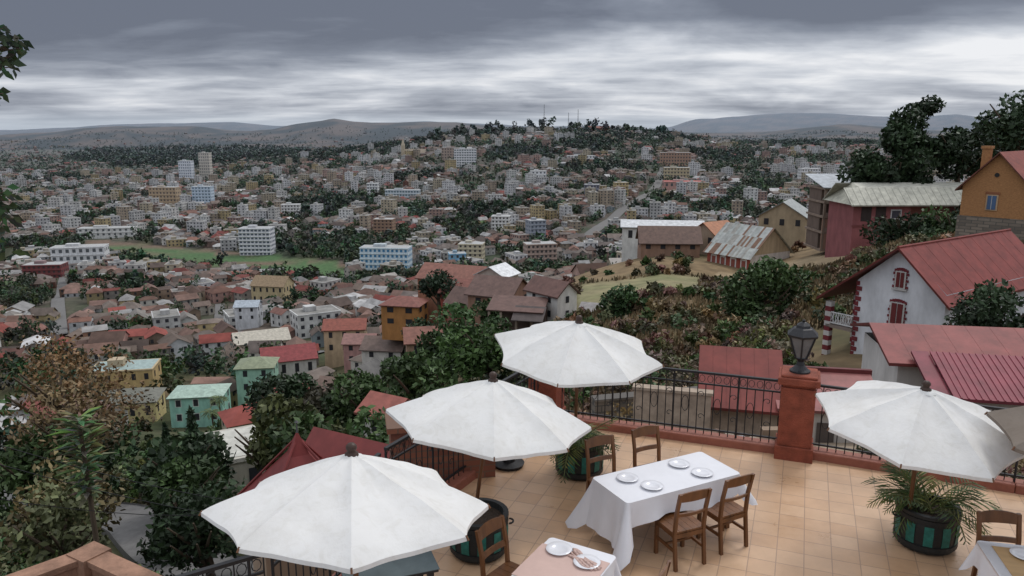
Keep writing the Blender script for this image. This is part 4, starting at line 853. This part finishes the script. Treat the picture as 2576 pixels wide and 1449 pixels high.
gr=MB(); n=34000; tt=NR.uniform(.02,.62,n); yy=30*(130/30)**NR.uniform(0,1,n); P=[];C=[]
for t,y in zip(tt,yy):
    x=t*y
    if blocked(x,y,-.3) or (t<.25 and 92<y<128): continue
    z=terr(x,y); hgt=.25+.004*y; w_=.0014*y+.03; a=R.uniform(0,3.14); dx,dy=math.cos(a)*w_,math.sin(a)*w_; lx,ly=R.uniform(-.4,.4)*hgt,R.uniform(-.4,.4)*hgt
    P.append([(x-dx,y-dy,z-.1),(x+dx,y+dy,z-.1),(x+lx+dx*.3,y+ly+dy*.3,z+hgt*R.uniform(.4,1.2)),(x+lx-dx*.3,y+ly-dy*.3,z+hgt*R.uniform(.4,1.2))])
    k=R.uniform(.55,1.15)*(1+nz(x/9,y/9,3)); c=R.choice(((.22,.16,.09),(.18,.125,.07),(.14,.10,.055),(.11,.10,.05),(.24,.19,.11))); C.append(tuple(v*k for v in c))
gr.quads(np.array(P),np.array(C)); gr.build('dry_grass',[M_leaf])
m_=MB()
for bx,by in ((-9,52),(-7.5,54),(-11,55),(-6,50),(-5,56),(-12.5,60),(-3.5,58),(-8,60)):
    zb=terr(bx,by)+1
    for i in range(11):
        a=R.uniform(0,6.28); w=.28; hgt=zb+R.uniform(2,3.2); L=R.uniform(1.6,2.6); ca_,sa=math.cos(a),math.sin(a); c=tuple(v*R.uniform(.7,1.3) for v in (.07,.13,.035)); prev=None
        for k in range(7):
            s=k/6; d=L*s*.8; z=hgt+1.1*s-1.9*s*s; ww=w*math.sin(math.pi*(s*.9+.08)); l=(bx+ca_*d-sa*ww,by+sa*d+ca_*ww,z-.08); r_=(bx+ca_*d+sa*ww,by+sa*d-ca_*ww,z-.08); cc=(bx+ca_*d,by+sa*d,z)
            if prev: m_.poly([prev[0],prev[1],cc,l],c,0); m_.poly([prev[1],prev[2],r_,cc],c,0)
            prev=(l,cc,r_)
    m_.tube((bx,by,zb-1),(bx,by,zb+3),.15,.1,7,m=1)
m_.build('banana_plants',[M_leaf,M_bark])
m_=MB(); px,py=-13.3,22; m_.path([(px+.15,py,-17),(px+.1,py,-9),(px,py,-4.0)],[.11,.09,.06],8,m=1)
for i in range(150):
    z=-6.3+2.7*(i/150); a=i*2.4; r_=R.uniform(.55,1.0)*(1.0 if z>-5.4 else .7); c=tuple(v*R.uniform(.7,1.8) for v in (.10,.14,.065))
    base=Vector((px,py,z)); d=Vector((math.cos(a),math.sin(a),R.uniform(.0,.8))).normalized(); s=Vector((-math.sin(a),math.cos(a),0))*.09
    m_.poly([tuple(base),tuple(base+d*r_*.55+s),tuple(base+d*r_+Vector((0,0,-.12))),tuple(base+d*r_*.55-s)],c,0)
m_.build('tufted_palm_tree',[M_leaf,M_bark])
m_=MB(); m_.path([(-7.2,7.6,-9),(-7.0,7.7,0),(-6.9,7.8,4),(-6.7,7.9,7)],[.16,.13,.09,.05],8,m=1)
tips=[(-4.88,8,5.90),(-4.95,7.9,5.98),(-4.85,8,5.80),(-4.98,8,5.72),(-4.98,8,5.62),(-5.08,8,5.9),(-5.1,8,5.36),(-5.18,8,4.36),(-5.2,8,4.22),(-5.17,8,4.08),(-5.22,7.9,3.92),(-5.2,8,3.78),(-5.3,8,4.3),(-5.3,8,4.0),(-5.9,8,6.6),(-6.2,7.8,5.2),(-6.0,8,4.5)]
for tx,ty,tz in tips:
    m_.path([(-6.9,7.8,tz-.6),(lerp(-6.9,tx,.5),ty,tz-.1),(tx-.1,ty,tz)],[.03,.016,.006],5,m=1)
    for i in range(13):
        a=R.uniform(0,6.28); d=Vector((math.cos(a),math.sin(a)*.8,R.uniform(-.8,.2))).normalized(); L=R.uniform(.10,.16); s=d.cross(Vector((R.uniform(-.6,.6),1.0,R.uniform(-.3,.5)))).normalized()*L*.27; b0=Vector((tx-.12+R.uniform(-.12,.04),ty+R.uniform(-.1,.1),tz+R.uniform(-.06,.05)))
        m_.poly([tuple(b0),tuple(b0+d*L*.5+s),tuple(b0+d*L-Vector((0,0,.02))),tuple(b0+d*L*.5-s)],tuple(v*R.uniform(.6,1.5) for v in (.04,.06,.026)),0)
m_.build('broadleaf_foreground_tree',[M_leaf,M_bark])
m_=MB()
for (a,b_) in (((-14,14,-1.5),(-5,26,-8)),((-16,18,-1.8),(-3,30,-11)),((-16,18,-2.4),(-3,30,-11.6))):
    pts=[tuple(Vector(a).lerp(Vector(b_),k/16)-Vector((0,0,1.1*math.sin(math.pi*k/16)))) for k in range(17)]; m_.path(pts,.012,4)
m_.build('overhead_cables',[M_iron])

# ---------------------------------------------------------------- world
w=bpy.data.worlds.new('World'); bpy.context.scene.world=w; w.use_nodes=True; nt=w.node_tree; bg=nt.nodes['Background']; bg.inputs[1].default_value=.1
EL=math.radians(52); AZ=math.radians(40)
sky=N(nt,'ShaderNodeTexSky'); sky.sky_type='NISHITA'; sky.sun_disc=False; sky.sun_elevation=EL; sky.sun_rotation=AZ
tc=N(nt,'ShaderNodeTexCoord'); sp=N(nt,'ShaderNodeSeparateXYZ'); nt.links.new(tc.outputs['Generated'],sp.inputs[0])
def MA(op,a,b=None,c=None,clamp=False):
    n=nt.nodes.new('ShaderNodeMath'); n.operation=op; n.use_clamp=clamp
    for i,v in enumerate((a,b,c)):
        if v is None: continue
        if hasattr(v,'links'): nt.links.new(v,n.inputs[i])
        else: n.inputs[i].default_value=v
    return n.outputs[0]
def SS(v,a,b):
    n=nt.nodes.new('ShaderNodeMapRange'); n.interpolation_type='SMOOTHSTEP'; nt.links.new(v,n.inputs[0]); n.inputs[1].default_value=a; n.inputs[2].default_value=b; return n.outputs[0]
z=MA('MAXIMUM',sp.outputs[2],0.0)
def cloudnoise(off_z,sx,sy,det,rough,dist,off):
    zz=MA('ADD',z,off_z); cb=N(nt,'ShaderNodeCombineXYZ'); nt.links.new(MA('DIVIDE',sp.outputs[0],zz),cb.inputs[0]); nt.links.new(MA('DIVIDE',sp.outputs[1],zz),cb.inputs[1])
    mp=N(nt,'ShaderNodeMapping'); mp.inputs['Scale'].default_value=(sx,sy,1); mp.inputs['Location'].default_value=off; nt.links.new(cb.outputs[0],mp.inputs[0])
    n=N(nt,'ShaderNodeTexNoise',Scale=1,Detail=det,Roughness=rough,Distortion=dist); nt.links.new(mp.outputs[0],n.inputs['Vector']); return n.outputs[0]
n1=cloudnoise(.14,.55,.70,6,.48,.5,(3.3,1.2,0)); n2=cloudnoise(.05,.5,1.0,8,.58,.5,(7.1,4.0,2)); n3=cloudnoise(.16,2.0,2.6,8,.58,.4,(1.1,2.0,5))
v=MA('ADD',MA('MULTIPLY',n1,.64),MA('ADD',MA('MULTIPLY',n2,.17),MA('MULTIPLY',n3,.19)))
v=MA('MULTIPLY_ADD',MA('SUBTRACT',v,.5),2.9,.46)
right=SS(sp.outputs[0],.0,.42); lowb=MA('SUBTRACT',1.0,SS(z,.085,.135)); band_=MA('MULTIPLY',SS(z,.018,.05),lowb)
v=MA('ADD',v,MA('MULTIPLY',MA('MULTIPLY',right,band_),.36))
v=MA('ADD',v,MA('MULTIPLY',MA('SUBTRACT',1.0,SS(z,.015,.085)),.14))
v=MA('SUBTRACT',v,MA('MULTIPLY',SS(z,.08,.15),.28))
cr=nt.nodes.new('ShaderNodeValToRGB'); e=cr.color_ramp.elements
st=[(.10,(.15,.168,.218)),(.32,(.225,.25,.31)),(.54,(.39,.42,.485)),(.72,(.60,.63,.69)),(.92,(.86,.87,.90))]
while len(e)<len(st): e.new(.5)
for i,(p,c) in enumerate(st): e[i].position=p; e[i].color=(*c,1)
nt.links.new(v,cr.inputs[0])
hor=mul(nt,cr.outputs[0],(.47,.53,.61),1,'MIX'); hm=nt.nodes[-1]; nt.links.new(MA('MULTIPLY',MA('SUBTRACT',1.0,SS(z,.0,.03)),.8),hm.inputs[0])
dome=mul(nt,hor,(.95,.99,1.07),1,'MIX'); dm=nt.nodes[-1]; nt.links.new(SS(z,.18,.45),dm.inputs[0])
x10=N(nt,'ShaderNodeVectorMath'); x10.operation='SCALE'; x10.inputs[3].default_value=10.0; nt.links.new(dome,x10.inputs[0])
fin=mul(nt,x10.outputs[0],sky.outputs[0],.04,'MIX'); nt.links.new(fin,bg.inputs[0])
su=bpy.data.lights.new('sun','SUN'); su.energy=1.3; su.angle=math.radians(18); su.color=(1,.965,.92); so=bpy.data.objects.new('sun',su); bpy.context.scene.collection.objects.link(so)
d=Vector((math.sin(AZ)*math.cos(EL),math.cos(AZ)*math.cos(EL),math.sin(EL))); so.rotation_euler=d.to_track_quat('Z','Y').to_euler()
cam=bpy.data.cameras.new('camera'); co=bpy.data.objects.new('camera',cam); bpy.context.scene.collection.objects.link(co); bpy.context.scene.camera=co
co.location=(0,0,CAMZ); co.rotation_euler=(math.radians(90-11.8),0,0); cam.sensor_width=36; cam.lens=36*1910/2576; cam.clip_start=.1; cam.clip_end=90000
sc=bpy.context.scene; sc.view_settings.view_transform='Standard'; sc.view_settings.look='None'; sc.view_settings.exposure=0
print('faces city',len(city.f),'trees',len(trees.f),'far',len(far.f),'shrubs',len(sh.f),cnt)
